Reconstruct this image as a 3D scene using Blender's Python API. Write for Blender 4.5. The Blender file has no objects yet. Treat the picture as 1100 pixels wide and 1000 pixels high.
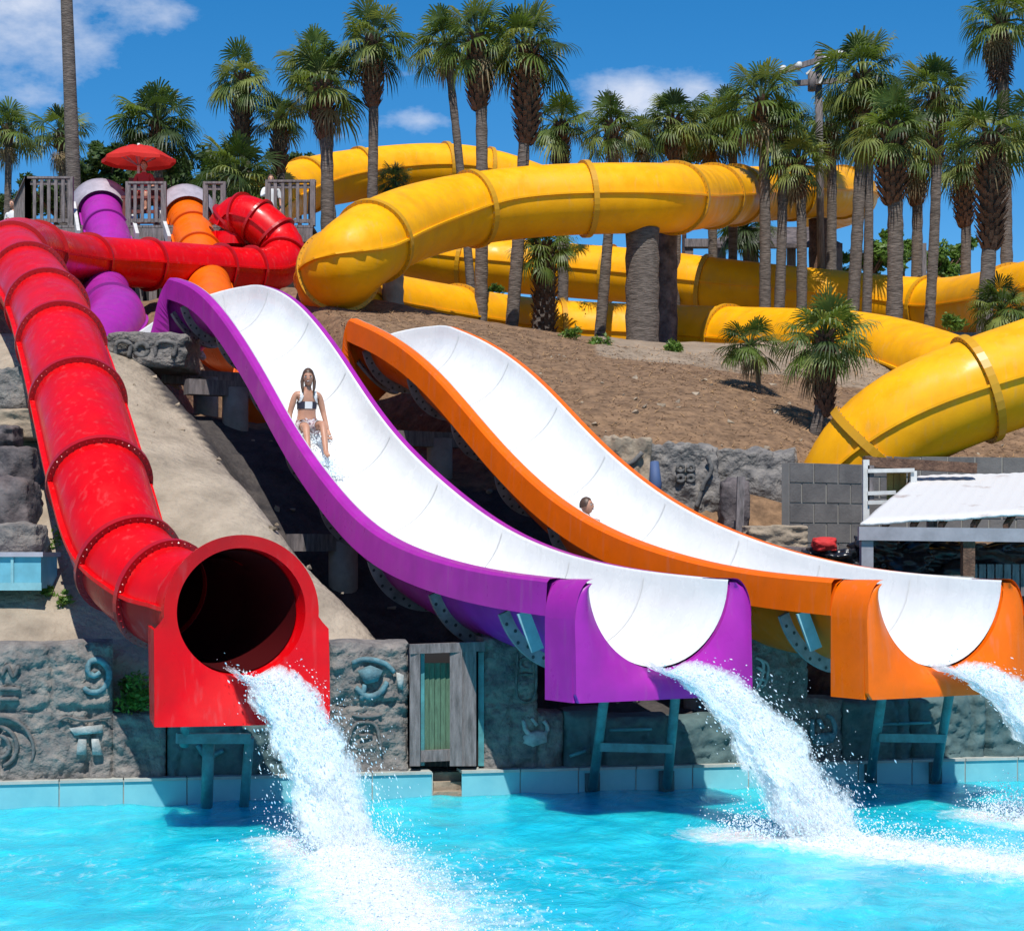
import bpy, bmesh, math, random
import numpy as np
from mathutils import Vector, Matrix, noise
R = math.radians
scene = bpy.context.scene
COL = scene.collection
random.seed(7)
# ------------------------------------------------------------------ camera
CAMH = 2.5
cam = bpy.data.objects.new('camera', bpy.data.cameras.new('camera')); COL.objects.link(cam)
cam.location = (0, 0, CAMH); cam.rotation_euler = (R(90), 0, 0)
cam.data.sensor_width = 36; cam.data.lens = 36 * 2000 / 1100; cam.data.shift_y = 100 / 1100
cam.data.clip_end = 4000; cam.data.clip_start = 0.1
scene.camera = cam
scene.cycles.transparent_max_bounces = 24
scene.view_settings.view_transform = 'Standard'
scene.view_settings.look = 'None'
scene.view_settings.exposure = 0.12
# ------------------------------------------------------------------ sun and sky
SUN_EL, SUN_AZ = 58, -1       # elevation; degrees to the right of straight behind the camera
sd = Vector((math.sin(R(SUN_AZ)) * math.cos(R(SUN_EL)), -math.cos(R(SUN_AZ)) * math.cos(R(SUN_EL)), math.sin(R(SUN_EL))))
sun = bpy.data.objects.new('sun', bpy.data.lights.new('sun', 'SUN')); COL.objects.link(sun)
sun.data.energy = 5.0; sun.data.angle = R(0.5); sun.data.color = (1, 0.95, 0.88)
sun.rotation_euler = sd.to_track_quat('Z', 'Y').to_euler()
world = bpy.data.worlds.new('World'); scene.world = world; world.use_nodes = True
nt = world.node_tree; N = nt.nodes; L = nt.links; N.clear()
def nd(t, **k):
    n = N.new(t)
    for a, b in k.items(): setattr(n, a, b)
    return n
def mth(op, a, b=None, c=None, clamp=False):
    n = N.new('ShaderNodeMath'); n.operation = op; n.use_clamp = clamp
    for i, x in enumerate((a, b, c)):
        if x is None: continue
        if isinstance(x, (int, float)): n.inputs[i].default_value = x
        else: L.new(x, n.inputs[i])
    return n.outputs[0]
sky = nd('ShaderNodeTexSky', sky_type='NISHITA'); sky.sun_disc = False
sky.sun_elevation = R(SUN_EL); sky.sun_rotation = math.atan2(sd.x, sd.y)
sky.air_density = 1.0; sky.dust_density = 0.0; sky.ozone_density = 5.0; sky.altitude = 1500
hs = nd('ShaderNodeHueSaturation'); hs.inputs['Saturation'].default_value = 1.33; hs.inputs['Value'].default_value = 1.06
hs.inputs['Hue'].default_value = 0.497
L.new(sky.outputs[0], hs.inputs['Color'])
tc = nd('ShaderNodeTexCoord'); sx = nd('ShaderNodeSeparateXYZ'); L.new(tc.outputs['Generated'], sx.inputs[0])
yy = mth('MAXIMUM', sx.outputs[1], 0.02)
ca = mth('DIVIDE', sx.outputs[0], yy); cb = mth('DIVIDE', sx.outputs[2], yy)
total = None
for (u, v, ru, rv, amp) in ((20, 55, 135, 85, 1.5), (-60, 80, 120, 90, 1.3), (165, 15, 80, 36, .95), (690, 105, 85, 38, 1.05), (745, 98, 50, 34, .9), (452, 128, 55, 20, .9),
                            (340, 150, 80, 12, .35), (120, 145, 45, 22, .5), (480, 70, 180, 30, .25)):
    a = mth('MULTIPLY', mth('SUBTRACT', ca, (u - 550) / 2000), 2000 / ru)
    b = mth('MULTIPLY', mth('SUBTRACT', cb, (600 - v) / 2000), 2000 / rv)
    d = mth('SQRT', mth('ADD', mth('MULTIPLY', a, a), mth('MULTIPLY', b, b)))
    m = mth('MULTIPLY', mth('SUBTRACT', 1.25, d), amp, clamp=True)
    total = m if total is None else mth('MAXIMUM', total, m)
cn = nd('ShaderNodeTexNoise'); cn.inputs['Scale'].default_value = 14; cn.inputs['Detail'].default_value = 8; cn.inputs['Roughness'].default_value = 0.62
cmap = nd('ShaderNodeMapping'); cmap.inputs['Scale'].default_value = (1, 1, 1.9)
L.new(tc.outputs['Generated'], cmap.inputs[0]); L.new(cmap.outputs[0], cn.inputs['Vector'])
cl = mth('MULTIPLY', mth('ADD', mth('MULTIPLY', total, 0.5), mth('MULTIPLY', mth('SUBTRACT', cn.outputs[0], 0.66), 1.5)), 1.9, clamp=True)
cl = mth('MULTIPLY', cl, 0.85)
mixc = nd('ShaderNodeMixRGB'); L.new(cl, mixc.inputs[0]); L.new(hs.outputs[0], mixc.inputs[1]); mixc.inputs[2].default_value = (6.6, 7.0, 8.0, 1)
bg = nd('ShaderNodeBackground'); bg.inputs[1].default_value = 0.112
L.new(mixc.outputs[0], bg.inputs[0]); wo = nd('ShaderNodeOutputWorld'); L.new(bg.outputs[0], wo.inputs[0])

# ------------------------------------------------------------------ helpers
def P(u, v, Y): return Vector(((u - 550) * Y / 2000, Y, CAMH + (600 - v) * Y / 2000))
class MB:
    def __init__(s): s.v = []; s.f = []; s.m = []; s.s = []
    def add(s, vs, fs, mi=0, smooth=False):
        o = len(s.v); s.v += [tuple(x) for x in vs]
        for f in fs: s.f.append(tuple(i + o for i in f)); s.m.append(mi); s.s.append(smooth)
    def box(s, lo, hi, mi=0, M=None):
        x0, y0, z0 = lo; x1, y1, z1 = hi
        vs = [Vector(p) for p in ((x0,y0,z0),(x1,y0,z0),(x1,y1,z0),(x0,y1,z0),(x0,y0,z1),(x1,y0,z1),(x1,y1,z1),(x0,y1,z1))]
        if M is not None: vs = [M @ p for p in vs]
        s.add(vs, ((0,3,2,1),(4,5,6,7),(0,1,5,4),(1,2,6,5),(2,3,7,6),(3,0,4,7)), mi)
    def beam(s, a, b, w, h, mi=0):
        a = Vector(a); b = Vector(b); t = (b - a).normalized()
        r = t.cross(Vector((0,0,1)));
        if r.length < 1e-3: r = Vector((1,0,0))
        r.normalize(); u = r.cross(t)
        vs = [p + r * (sx_ * w / 2) + u * (sz * h / 2) for p in (a, b) for sx_, sz in ((-1,-1),(1,-1),(1,1),(-1,1))]
        s.add(vs, ((0,1,2,3),(7,6,5,4),(0,4,5,1),(1,5,6,2),(2,6,7,3),(3,7,4,0)), mi)
    def tube(s, pts, rad, n=8, mi=0, smooth=True, cap=True):
        pts = [Vector(p) for p in pts]; k = len(pts); vs = []
        if not hasattr(rad, '__len__'): rad = [rad] * k
        prev = None
        for i in range(k):
            t = (pts[min(i+1,k-1)] - pts[max(i-1,0)]).normalized()
            r = t.cross(Vector((0,0,1))) if abs(t.z) < .95 else t.cross(Vector((0,1,0)))
            r.normalize()
            if prev is not None and r.dot(prev) < 0: r = -r
            prev = r; u = r.cross(t)
            for j in range(n):
                a = 2*math.pi*j/n; vs.append(pts[i] + (r*math.cos(a) + u*math.sin(a)) * rad[i])
        fs = [(i*n+j, i*n+(j+1)%n, (i+1)*n+(j+1)%n, (i+1)*n+j) for i in range(k-1) for j in range(n)]
        if cap: fs += [tuple(range(n-1,-1,-1)), tuple((k-1)*n+j for j in range(n))]
        s.add(vs, fs, mi, smooth)
    def build(s, name, mats, parent=None, origin=None):
        me = bpy.data.meshes.new(name)
        o = Vector(origin) if origin is not None else Vector((0,0,0))
        me.from_pydata([(a-o.x, b-o.y, c-o.z) for a, b, c in s.v], [], s.f)
        if not isinstance(mats, (list, tuple)): mats = [mats]
        for m in mats: me.materials.append(m)
        me.polygons.foreach_set('material_index', s.m); me.polygons.foreach_set('use_smooth', s.s)
        me.update()
        ob = bpy.data.objects.new(name, me); COL.objects.link(ob)
        ob.location = o
        if parent is not None:
            ob.parent = parent
            ob.location = o - parent.location
        return ob
def tag(o, label=None, cat=None, group=None, kind=None):
    if label: o['label'] = label
    if cat: o['category'] = cat
    if group: o['group'] = group
    if kind: o['kind'] = kind
    return o
def empty(name, loc, label=None, cat=None, group=None):
    o = bpy.data.objects.new(name, None); COL.objects.link(o); o.location = loc; o.empty_display_size = .2
    return tag(o, label, cat, group)
def catmull(pts, step):
    pts = [Vector(p) for p in pts]; ext = [pts[0]*2-pts[1]] + pts + [pts[-1]*2-pts[-2]]; out = []
    for i in range(1, len(ext)-2):
        a, b, c, d = ext[i-1:i+3]; n = max(2, int((c-b).length/step))
        for k in range(n):
            t = k/n
            out.append(0.5*((2*b)+(c-a)*t+(2*a-5*b+4*c-d)*t*t+(3*b-a-3*c+d)*t**3))
    out.append(pts[-1]); return out
def frames(pts):
    fr = []; k = len(pts)
    for i in range(k):
        t = (pts[min(i+1,k-1)] - pts[max(i-1,0)]).normalized()
        r = Vector((0,0,1)).cross(t)
        if r.length < .05: r = fr[-1][1] if fr else Vector((1,0,0))
        r.normalize(); fr.append((pts[i], r, t.cross(r).normalized(), t))
    return fr
def sweep(mb, fr, prof, closed=False, mi=0, smooth=True, flip=False):
    n = len(prof); vs = [p + r*a + u*b for p, r, u, t in fr for a, b in prof]
    m = n if closed else n-1; fs = []
    for i in range(len(fr)-1):
        for j in range(m):
            q = (i*n+j, i*n+(j+1)%n, (i+1)*n+(j+1)%n, (i+1)*n+j)
            fs.append(q[::-1] if flip else q)
    mb.add(vs, fs, mi, smooth)
# ------------------------------------------------------------------ materials
def mat(name, col, rough=.6, var=.0, scale=4, col2=None, bump=0, bscale=30, coat=0, spec=.5, detail=6, metal=0, stretch=None, trans=None, alpha=None, mus=(.35,.65)):
    m = bpy.data.materials.new(name); m.use_nodes = True
    t = m.node_tree; b = t.nodes['Principled BSDF']; cr = None
    b.inputs['Roughness'].default_value = rough; b.inputs['Specular IOR Level'].default_value = spec
    b.inputs['Coat Weight'].default_value = coat; b.inputs['Coat Roughness'].default_value = .08; b.inputs['Metallic'].default_value = metal
    b.inputs['Base Color'].default_value = (*col, 1)
    g = t.nodes.new('ShaderNodeNewGeometry'); src = g.outputs['Position']
    if stretch:
        mp = t.nodes.new('ShaderNodeMapping'); mp.inputs['Scale'].default_value = stretch; t.links.new(src, mp.inputs[0]); src = mp.outputs[0]
    if col2 is None and var: col2 = tuple(c*(1-var) for c in col)
    if col2 is not None:
        nz = t.nodes.new('ShaderNodeTexNoise'); nz.inputs['Scale'].default_value = scale; nz.inputs['Detail'].default_value = detail; nz.inputs['Roughness'].default_value = .65
        t.links.new(src, nz.inputs['Vector'])
        cr = t.nodes.new('ShaderNodeValToRGB'); cr.color_ramp.elements[0].position = mus[0]; cr.color_ramp.elements[1].position = mus[1]
        cr.color_ramp.elements[0].color = (*col2, 1); cr.color_ramp.elements[1].color = (*col, 1)
        t.links.new(nz.outputs[0], cr.inputs[0]); t.links.new(cr.outputs[0], b.inputs['Base Color'])
    if 'gelcoat' in name:      # worn gloss: duller and chalky in patches, thin streaks running down
        n3 = t.nodes.new('ShaderNodeTexNoise'); n3.inputs['Scale'].default_value = 3.2; n3.inputs['Detail'].default_value = 9; t.links.new(g.outputs['Position'], n3.inputs['Vector'])
        mr = t.nodes.new('ShaderNodeMapRange'); mr.inputs[1].default_value = .35; mr.inputs[2].default_value = .65; mr.inputs[3].default_value = rough*.8; mr.inputs[4].default_value = min(.7, rough*1.5)
        t.links.new(n3.outputs[0], mr.inputs[0]); t.links.new(mr.outputs[0], b.inputs['Roughness'])
        mp2 = t.nodes.new('ShaderNodeMapping'); mp2.inputs['Scale'].default_value = (9,9,.9); t.links.new(g.outputs['Position'], mp2.inputs[0])
        n4 = t.nodes.new('ShaderNodeTexNoise'); n4.inputs['Scale'].default_value = 1.6; n4.inputs['Detail'].default_value = 6; t.links.new(mp2.outputs[0], n4.inputs['Vector'])
        r4 = t.nodes.new('ShaderNodeMapRange'); r4.inputs[1].default_value = .56; r4.inputs[2].default_value = .74; r4.inputs[3].default_value = 0; r4.inputs[4].default_value = .30; t.links.new(n4.outputs[0], r4.inputs[0])
        mxx = t.nodes.new('ShaderNodeMixRGB'); t.links.new(r4.outputs[0], mxx.inputs[0]); t.links.new(cr.outputs[0], mxx.inputs[1]); mxx.inputs[2].default_value = (*[c*.55+.10 for c in col], 1)
        t.links.new(mxx.outputs[0], b.inputs['Base Color'])
    if bump:
        n2 = t.nodes.new('ShaderNodeTexNoise'); n2.inputs['Scale'].default_value = bscale; n2.inputs['Detail'].default_value = 5
        t.links.new(src, n2.inputs['Vector'])
        bp = t.nodes.new('ShaderNodeBump'); bp.inputs['Strength'].default_value = 1; bp.inputs['Distance'].default_value = bump
        t.links.new(n2.outputs[0], bp.inputs['Height']); t.links.new(bp.outputs[0], b.inputs['Normal'])
    if trans:
        tr = t.nodes.new('ShaderNodeBsdfTranslucent'); tr.inputs[0].default_value = (*trans, 1)
        mx = t.nodes.new('ShaderNodeMixShader'); mx.inputs[0].default_value = .35
        t.links.new(b.outputs[0], mx.inputs[1]); t.links.new(tr.outputs[0], mx.inputs[2])
        t.links.new(mx.outputs[0], t.nodes['Material Output'].inputs[0])
    return m
red = mat('red_gelcoat', (.72,.001,.004), .3, spec=.22, coat=.08, col2=(.52,.003,.006), scale=2.2, detail=10, mus=(.3,.7))
reddark = mat('red_flange', (.40,.003,.006), .35, coat=.2)
purple = mat('purple_gelcoat', (.40,.022,.36), .34, spec=.22, coat=.05, col2=(.30,.022,.28), scale=2.5, detail=10, mus=(.3,.7))
purpled = mat('purple_flange', (.26,.02,.24), .35)
orange = mat('orange_gelcoat', (.92,.145,.001), .34, spec=.22, coat=.05, col2=(.74,.12,.003), scale=2.5, detail=10, mus=(.3,.7))
oranged = mat('orange_flange', (.6,.09,.003), .35)
yellow = mat('yellow_gelcoat', (.90,.415,.001), .42, spec=.22, coat=.0, col2=(.72,.31,.003), scale=1.6, detail=12, mus=(.28,.66))
yellowd = mat('yellow_flange', (.55,.27,.004), .4)
white = mat('white_gelcoat', (.79,.79,.775), .22, coat=.25, col2=(.66,.67,.67), scale=1.6, bump=.006, bscale=5, mus=(.25,.75))
seamm = mat('sealant', (.62,.62,.61), .6)
greyfrp = mat('raw_fibreglass', (.30,.29,.31), .6, var=.4, scale=6)
bolt = mat('bolt', (.04,.04,.045), .5)
concrete = mat('concrete', (.36,.33,.29), .9, var=.35, scale=3, bump=.01, bscale=20)
greyhood = mat('grey_hood', (.42,.38,.43), .5, var=.3)
teal = mat('teal_paint', (.08,.30,.32), .5, col2=(.05,.16,.17), scale=5, bump=.003)
tealpale = mat('pale_teal_paint', (.25,.50,.55), .5, var=.3)
wood = mat('weathered_wood', (.22,.19,.19), .85, col2=(.09,.08,.08), scale=6, stretch=(4,4,.6), bump=.006)
woodgreen = mat('green_painted_wood', (.10,.19,.12), .8, col2=(.06,.11,.07), scale=8, stretch=(4,4,.6), bump=.005)
bark = mat('palm_bark', (.17,.14,.12), .95, col2=(.06,.048,.04), scale=5, stretch=(1,1,5), bump=.03, bscale=9)
boots = mat('leaf_bases', (.17,.095,.06), .95, col2=(.06,.03,.02), scale=9, bump=.02)
dryleaf = mat('dry_frond', (.34,.26,.15), .9, var=.4, trans=(.2,.15,.08))
leaves = [mat('palm_green', (.13,.19,.03), .5, col2=(.055,.095,.015), scale=3, trans=(.19,.27,.03)),
          mat('palm_light_green', (.24,.28,.07), .5, col2=(.11,.15,.03), scale=3, trans=(.26,.3,.05)),
          mat('palm_dark_green', (.05,.085,.02), .5, col2=(.02,.04,.012), scale=3, trans=(.07,.12,.015))]
oakleaf = [mat('oak_leaf', (.06,.11,.02), .6, var=.5, scale=2, trans=(.07,.13,.02)), mat('bright_leaf', (.13,.24,.03), .55, var=.4, trans=(.15,.25,.03))]
blockm = mat('block', (.15,.14,.135), .9, col2=(.09,.085,.085), scale=2.5, bump=.006)
mortar = mat('mortar', (.27,.26,.24), .95, var=.2)
rockm = mat('carved_rock', (.27,.245,.22), .95, col2=(.075,.075,.08), scale=5, bump=.06, bscale=13, mus=(.28,.72), detail=12)
rockshade = mat('shaded_rock', (.10,.16,.16), .9, col2=(.045,.085,.09), scale=3, bump=.02, bscale=12)  # darker teal copy of the wall rock, shade put into the colour
tanrock = mat('tan_rock', (.40,.32,.23), .95, col2=(.20,.16,.12), scale=3, bump=.03, bscale=12)
darkrock = mat('dark_rock', (.15,.125,.125), .9, col2=(.035,.03,.035), scale=4, bump=.03, bscale=12)
glyph = mat('teal_relief_paint', (.13,.27,.31), .8, col2=(.07,.12,.14), scale=9, bump=.01)
glyphpale = mat('pale_relief', (.42,.44,.42), .85, col2=(.2,.22,.22), scale=9, bump=.01)
glyphgrey = mat('grey_relief', (.16,.155,.15), .9, col2=(.07,.07,.07), scale=9, bump=.01)
tile = mat('pool_tile', (.14,.40,.46), .35, col2=(.20,.48,.52), scale=2)
copingm = mat('coping_top', (.44,.46,.42), .8, var=.3)
roofwhite = mat('white_roof', (.56,.555,.55), .7, col2=(.30,.22,.19), scale=2.2, stretch=(1,1,1), bump=.01, mus=(.25,.42))
whitepaint = mat('white_paint', (.62,.62,.60), .6, var=.25)
skin = mat('skin', (.50,.26,.17), .5, col2=(.40,.19,.12), scale=6)
hairm = mat('hair', (.09,.045,.025), .5, var=.5, scale=20)
navy = mat('navy_cloth', (.02,.02,.04), .7)
floral = mat('floral_cloth', (.62,.56,.56), .7, col2=(.22,.08,.12), scale=28, mus=(.42,.5))
whitecloth = mat('white_cloth', (.68,.68,.68), .8); redcloth = mat('red_cloth', (.5,.02,.02), .8)
tarp = mat('black_tarp', (.012,.013,.018), .3, bump=.03, bscale=6)
umbr = mat('umbrella_red', (.75,.03,.02), .7, var=.15, scale=8, trans=(.8,.04,.03))
black = mat('dark', (.015,.013,.014), .8)
rust = mat('rusty_red', (.20,.05,.04), .8, var=.5)
ltblue = mat('light_blue_paint', (.15,.42,.52), .5, var=.25)

# ------------------------------------------------------------------ pool wall line
WA = 12.1
def wallY(x): return 18.66 + (x + 5.13) * 0.215
def wallP(u, v, back=0.0):   # the point of the pool wall's face seen there
    k = (u-550)/2000; Y = (18.66 + back + 5.13*.215) / (1 - .215*k)
    return P(u, v, Y)
wdir = Vector((1, .215, 0)).normalized(); wnorm = Vector((.215, -1, 0)).normalized()

# ------------------------------------------------------------------ open flume geometry
def heading(a): return Vector((math.sin(a), -math.cos(a), 0))
class Flume: pass
def flume_path(L0, Rr, a, left_px, right_px, tail, wt):
    F = Flume(); d = heading(a); F.d = d
    L0 = Vector((*L0, 0)); Rr = Vector((*Rr, 0)); F.w = (Rr - L0).length
    c = Vector((math.cos(a), math.sin(a), 0)); M0 = (L0 + Rr) / 2
    Lp = M0 - c * F.w/2; Rp = M0 + c * F.w/2
    def wf(s): q = min(1, max(0, (s-3.5)/4.7)); return F.w + (wt-F.w)*q*q*(3-2*q)
    F.wf = wf; S = []
    for base, pts in ((Lp, left_px), (Rp, right_px)):
        for u, v in pts:
            k = (u-550)/2000
            s = 0; sg = -1 if base is Lp else 1
            for _ in range(8):
                b_ = M0 + c*(sg*F.wf(s)/2); s = .5*s + .5*(b_.x - k*b_.y) / (d.x - k*d.y)
            pos = b_ - d*s
            S.append((s, CAMH + (600-v)*pos.y/2000))
    S.sort(); 
    ss = np.array([q[0] for q in S]); zz = np.array([q[1] for q in S])
    co = np.polyfit(ss, zz, 6)
    smax = ss.max()
    zf = lambda s: float(np.interp(s, ss, np.convolve(np.pad(zz, 2, mode='edge'), np.ones(5)/5, 'valid')))
    grid = np.linspace(0, smax, 40); zg = np.array([zf(s) for s in grid])
    for _ in range(12): zg[1:-1] = (zg[:-2] + zg[1:-1]*2 + zg[2:]) / 4
    F.z = lambda s: float(np.interp(s, grid, zg)); F.smax = smax; F.M0 = M0
    pts = [M0 - d*s + Vector((0,0,F.z(s))) for s in np.linspace(tail, 0, 40)]
    C = pts[0]; O = C - c*1.25; arc = []
    for k in range(1, 8):
        th = R(10.5*k); arc.append(O + (c*math.cos(th) - d*math.sin(th))*1.25 - Vector((0,0,1.0*(k/7)**2.6)))
    F.end = arc[-1]; F.enddir = (c*math.sin(R(74)) + d*math.cos(R(74)))
    pts = arc[::-1] + pts
    F.pts = catmull(pts, .12); F.c = c
    fr = frames(F.pts); F.fr = []
    for p, r_, u_, t_ in fr:
        s_ = (M0 - p).dot(d); f = F.wf(s_)/F.w; g = (1+f)/2
        along = (p - C).length if (p - C).dot(c) < -.02 or s_ > tail else 0
        ph = R(20)*min(1, along/1.8); r2 = r_*math.cos(ph) + u_*math.sin(ph); u2 = u_*math.cos(ph) - r_*math.sin(ph)
        F.fr.append((p, r2*f, u2*g, t_))
    return F
purF = flume_path((.72,17.6), (2.13,18.5), R(31), 
    [(215,299),(232,305),(249,332),(268,365),(283,406),(296,430),(313,455),(338,494),(368,530),(397,560),(448,591),(514,611),(570,621),(631,628)],
    [(262,297),(290,310),(318,332),(338,354),(381,416),(416,467),(467,520),(514,565),(570,597),(640,616),(780,629)],
    11.3, 1.27)
orF = flume_path((3.56,18.2), (5.01,19.1), R(31),
    [(400,344),(440,366),(483,404),(505,437),(530,471),(576,513),(615,549),(670,576),(740,599),(820,615),(941,631)],
    [(470,344),(498,350),(545,381),(592,432),(631,478),(670,513),(700,533),(760,570),(830,597),(910,617),(1075,631)],
    11.6, 1.52)

# ------------------------------------------------------------------ terrain
ctrl = [(-20,690,19.4),(60,690,19.4),(170,700,19.6),(350,690,19.9),(30,645,19.9),(60,580,21),(55,520,22),(20,455,23.6),(40,385,25.3),(20,330,27.5),(-120,500,24),(-150,640,20),
 (300,570,21.5),(230,500,23.2),(170,400,26.5),(200,402,26.6),(262,500,23.4),(320,590,21.5),(390,670,20.2),(130,450,24.8),(200,560,21.6),
 (475,530,25.8),(440,480,27.5),(520,590,23.5),
 (520,352,35),(600,372,34),(700,392,33),(800,408,32),(850,445,30),(650,480,27),(740,478,27.5),(840,480,28),(560,385,31.5),(640,430,29),(720,430,29.5),
 (330,330,35),(260,330,36),(900,470,30),(1000,450,32),(1100,440,33),(1200,430,34)]
C3 = [P(*c) for c in ctrl]
extra = [(-.5,20.6,.95),(.6,21,.9),(1.6,21,.9),(3,21.3,1.3),(5,21.8,1.0),(8,22.3,1.2),(4,24,1.9),(6,24.5,2.0),(8,24.5,2.0),(5,26.2,2.6),(8,26.3,2.7),(12,25,2.2),(2.5,25.2,2.3),
 (-8,38,8.2),(-12,40,8.5),(-4,38,8.0),(-2,38,7.6),(0,42,7.4),(4,40,7.1),(8,40,7.3),(12,40,7.3),(-12,48,8.6),(-4,50,8),(4,50,7.5),(14,50,7.5),(-14,30,6.5),(-16,20,2),(16,30,5)]
C3 += [Vector(e) for e in extra]
A = np.array([(c.x, c.y) for c in C3]); zc = np.array([c.z for c in C3]); n_ = len(A)
def tps(r2): return np.where(r2 > 1e-9, r2*np.log(np.maximum(r2, 1e-9)), 0)
K = tps(((A[:,None]-A[None])**2).sum(-1)) + np.eye(n_)*.6; Pm = np.c_[np.ones(n_), A]
W = np.linalg.solve(np.block([[K, Pm],[Pm.T, np.zeros((3,3))]]), np.r_[zc, 0,0,0])
carve = [(p.x, p.y, p.z) for F in (purF, orF) for p in F.pts[::3]]
PURT = [(109,228,45),(112,242,44),(118,264,42.5),(113,300,39.5),(114,330,35.5),(124,346,31.5)]
ORT = [(201,234,45),(206,248,44),(213,270,42.5),(226,320,39),(238,366,35),(285,382,32.5)]
for lst, F in ((PURT, purF), (ORT, orF)):
    for p in catmull([P(*q) for q in lst] + [F.end - F.enddir*.9 - Vector((0,0,.5))], .4):
        if p.y < 41: carve.append((p.x, p.y, p.z + 1.15))
CV = np.array(carve)
def ground(x, y, raw=False):
    xx = min(max(x, -14), 15); yc = min(y, 50)
    r2 = ((A - (xx, yc))**2).sum(-1)
    z = float(tps(r2) @ W[:n_] + W[n_] + W[n_+1]*xx + W[n_+2]*yc)
    d2 = (CV[:,0]-x)**2 + (CV[:,1]-y)**2; i = int(d2.argmin()); dd = math.sqrt(d2[i])
    lim = CV[i,2] - 2.0 + max(0, dd-.75)*1.9
    if y < 42: z = min(z, lim)
    z = max(z, .35)
    if raw: return z
    return z + .08*noise.noise(Vector((x*.9, y*.9, 0))) + .03*noise.noise(Vector((x*3, y*3, 5)))
def make_ground():
    xs = list(np.arange(-9.5, 9.5, .10)); g = .3; a = -9.5; lo = []; b = xs[-1]; hi = []
    while a > -900: a -= g; lo.append(a); b += g; hi.append(b); g *= 1.32
    xs = lo[::-1] + xs + hi
    ts = [.5]
    while ts[-1] < 20: ts.append(ts[-1] + .11)
    g = .3
    while ts[-1] < 2000: ts.append(ts[-1] + g); g *= 1.3
    mb = MB(); nx = len(xs); V = []; C = []
    for j, t in enumerate([None] + ts):
        for x in xs:
            wy = wallY(min(max(x, -15), 15)) 
            if j == 0: V.append((x, wy + .46, -1)); C.append(.2); continue
            y = wy + t; z = ground(x, y, True); V.append((x, y, z))
    nr = len(ts) + 1
    Z = np.array([v[2] for v in V]).reshape(nr, nx)
    for _ in range(5):
        Z[2:-1,1:-1] = (Z[2:-1,1:-1]*2 + Z[1:-2,1:-1] + Z[3:,1:-1] + Z[2:-1,:-2] + Z[2:-1,2:])/6
    V = [(x, y, float(z) + (0 if i < nx else .08*noise.noise(Vector((x*.9, y*.9, 0))) + .03*noise.noise(Vector((x*3, y*3, 5))))) for i, ((x, y, _), z) in enumerate(zip(V, Z.ravel()))]
    mb.add(V, [(j*nx+i, j*nx+i+1, (j+1)*nx+i+1, (j+1)*nx+i) for j in range(nr-1) for i in range(nx-1)], 0, True)
    m = bpy.data.materials.new('hillside_surface'); m.use_nodes = True; t = m.node_tree; b = t.nodes['Principled BSDF']; b.inputs['Roughness'].default_value = .95
    at = t.nodes.new('ShaderNodeVertexColor'); at.layer_name = 'Col'
    se = t.nodes.new('ShaderNodeSeparateColor'); t.links.new(at.outputs[0], se.inputs[0])
    ge = t.nodes.new('ShaderNodeNewGeometry')
    def ramp(sc, c0, c1, p0=.35, p1=.65, det=8):
        nz = t.nodes.new('ShaderNodeTexNoise'); nz.inputs['Scale'].default_value = sc; nz.inputs['Detail'].default_value = det; nz.inputs['Roughness'].default_value = .7
        t.links.new(ge.outputs['Position'], nz.inputs['Vector']); cr = t.nodes.new('ShaderNodeValToRGB')
        cr.color_ramp.elements[0].position = p0; cr.color_ramp.elements[1].position = p1
        cr.color_ramp.elements[0].color = (*c0,1); cr.color_ramp.elements[1].color = (*c1,1); t.links.new(nz.outputs[0], cr.inputs[0]); return cr.outputs[0]
    con = ramp(1.3, (.19,.155,.115), (.43,.36,.275), .3, .7, 12); dirt = ramp(5, (.075,.042,.022), (.29,.175,.095), .30, .70, 12); shaded_soil = ramp(3, (.02,.018,.02), (.07,.06,.055))  # soil colour also darkened for the shade under the slides
    def mx(f, a, b2):
        q = t.nodes.new('ShaderNodeMixRGB'); t.links.new(f, q.inputs[0]); t.links.new(a, q.inputs[1]); t.links.new(b2, q.inputs[2]); return q.outputs[0]
    t.links.new(mx(se.outputs[1], mx(se.outputs[0], shaded_soil, dirt), con), b.inputs['Base Color'])
    nz = t.nodes.new('ShaderNodeTexNoise'); nz.inputs['Scale'].default_value = 11; nz.inputs['Detail'].default_value = 12
    t.links.new(ge.outputs['Position'], nz.inputs['Vector']); bp = t.nodes.new('ShaderNodeBump'); bp.inputs['Distance'].default_value = .05
    t.links.new(nz.outputs[0], bp.inputs['Height']); t.links.new(bp.outputs[0], b.inputs['Normal'])
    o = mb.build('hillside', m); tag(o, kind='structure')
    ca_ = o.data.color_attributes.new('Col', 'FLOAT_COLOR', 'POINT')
    for i, (x, y, z) in enumerate(V):
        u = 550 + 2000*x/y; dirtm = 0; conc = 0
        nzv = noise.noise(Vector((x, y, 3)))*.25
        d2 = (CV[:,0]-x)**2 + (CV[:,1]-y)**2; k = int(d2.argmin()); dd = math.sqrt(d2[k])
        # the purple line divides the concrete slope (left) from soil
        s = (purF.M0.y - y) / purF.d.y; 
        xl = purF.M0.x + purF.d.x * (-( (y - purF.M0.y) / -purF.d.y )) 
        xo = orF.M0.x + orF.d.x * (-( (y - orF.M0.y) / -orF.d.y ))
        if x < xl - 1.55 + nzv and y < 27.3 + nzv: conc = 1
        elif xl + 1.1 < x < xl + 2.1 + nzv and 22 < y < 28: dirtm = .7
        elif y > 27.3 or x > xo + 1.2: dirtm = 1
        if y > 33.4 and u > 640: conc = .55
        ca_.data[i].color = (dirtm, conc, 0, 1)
make_ground()
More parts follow.
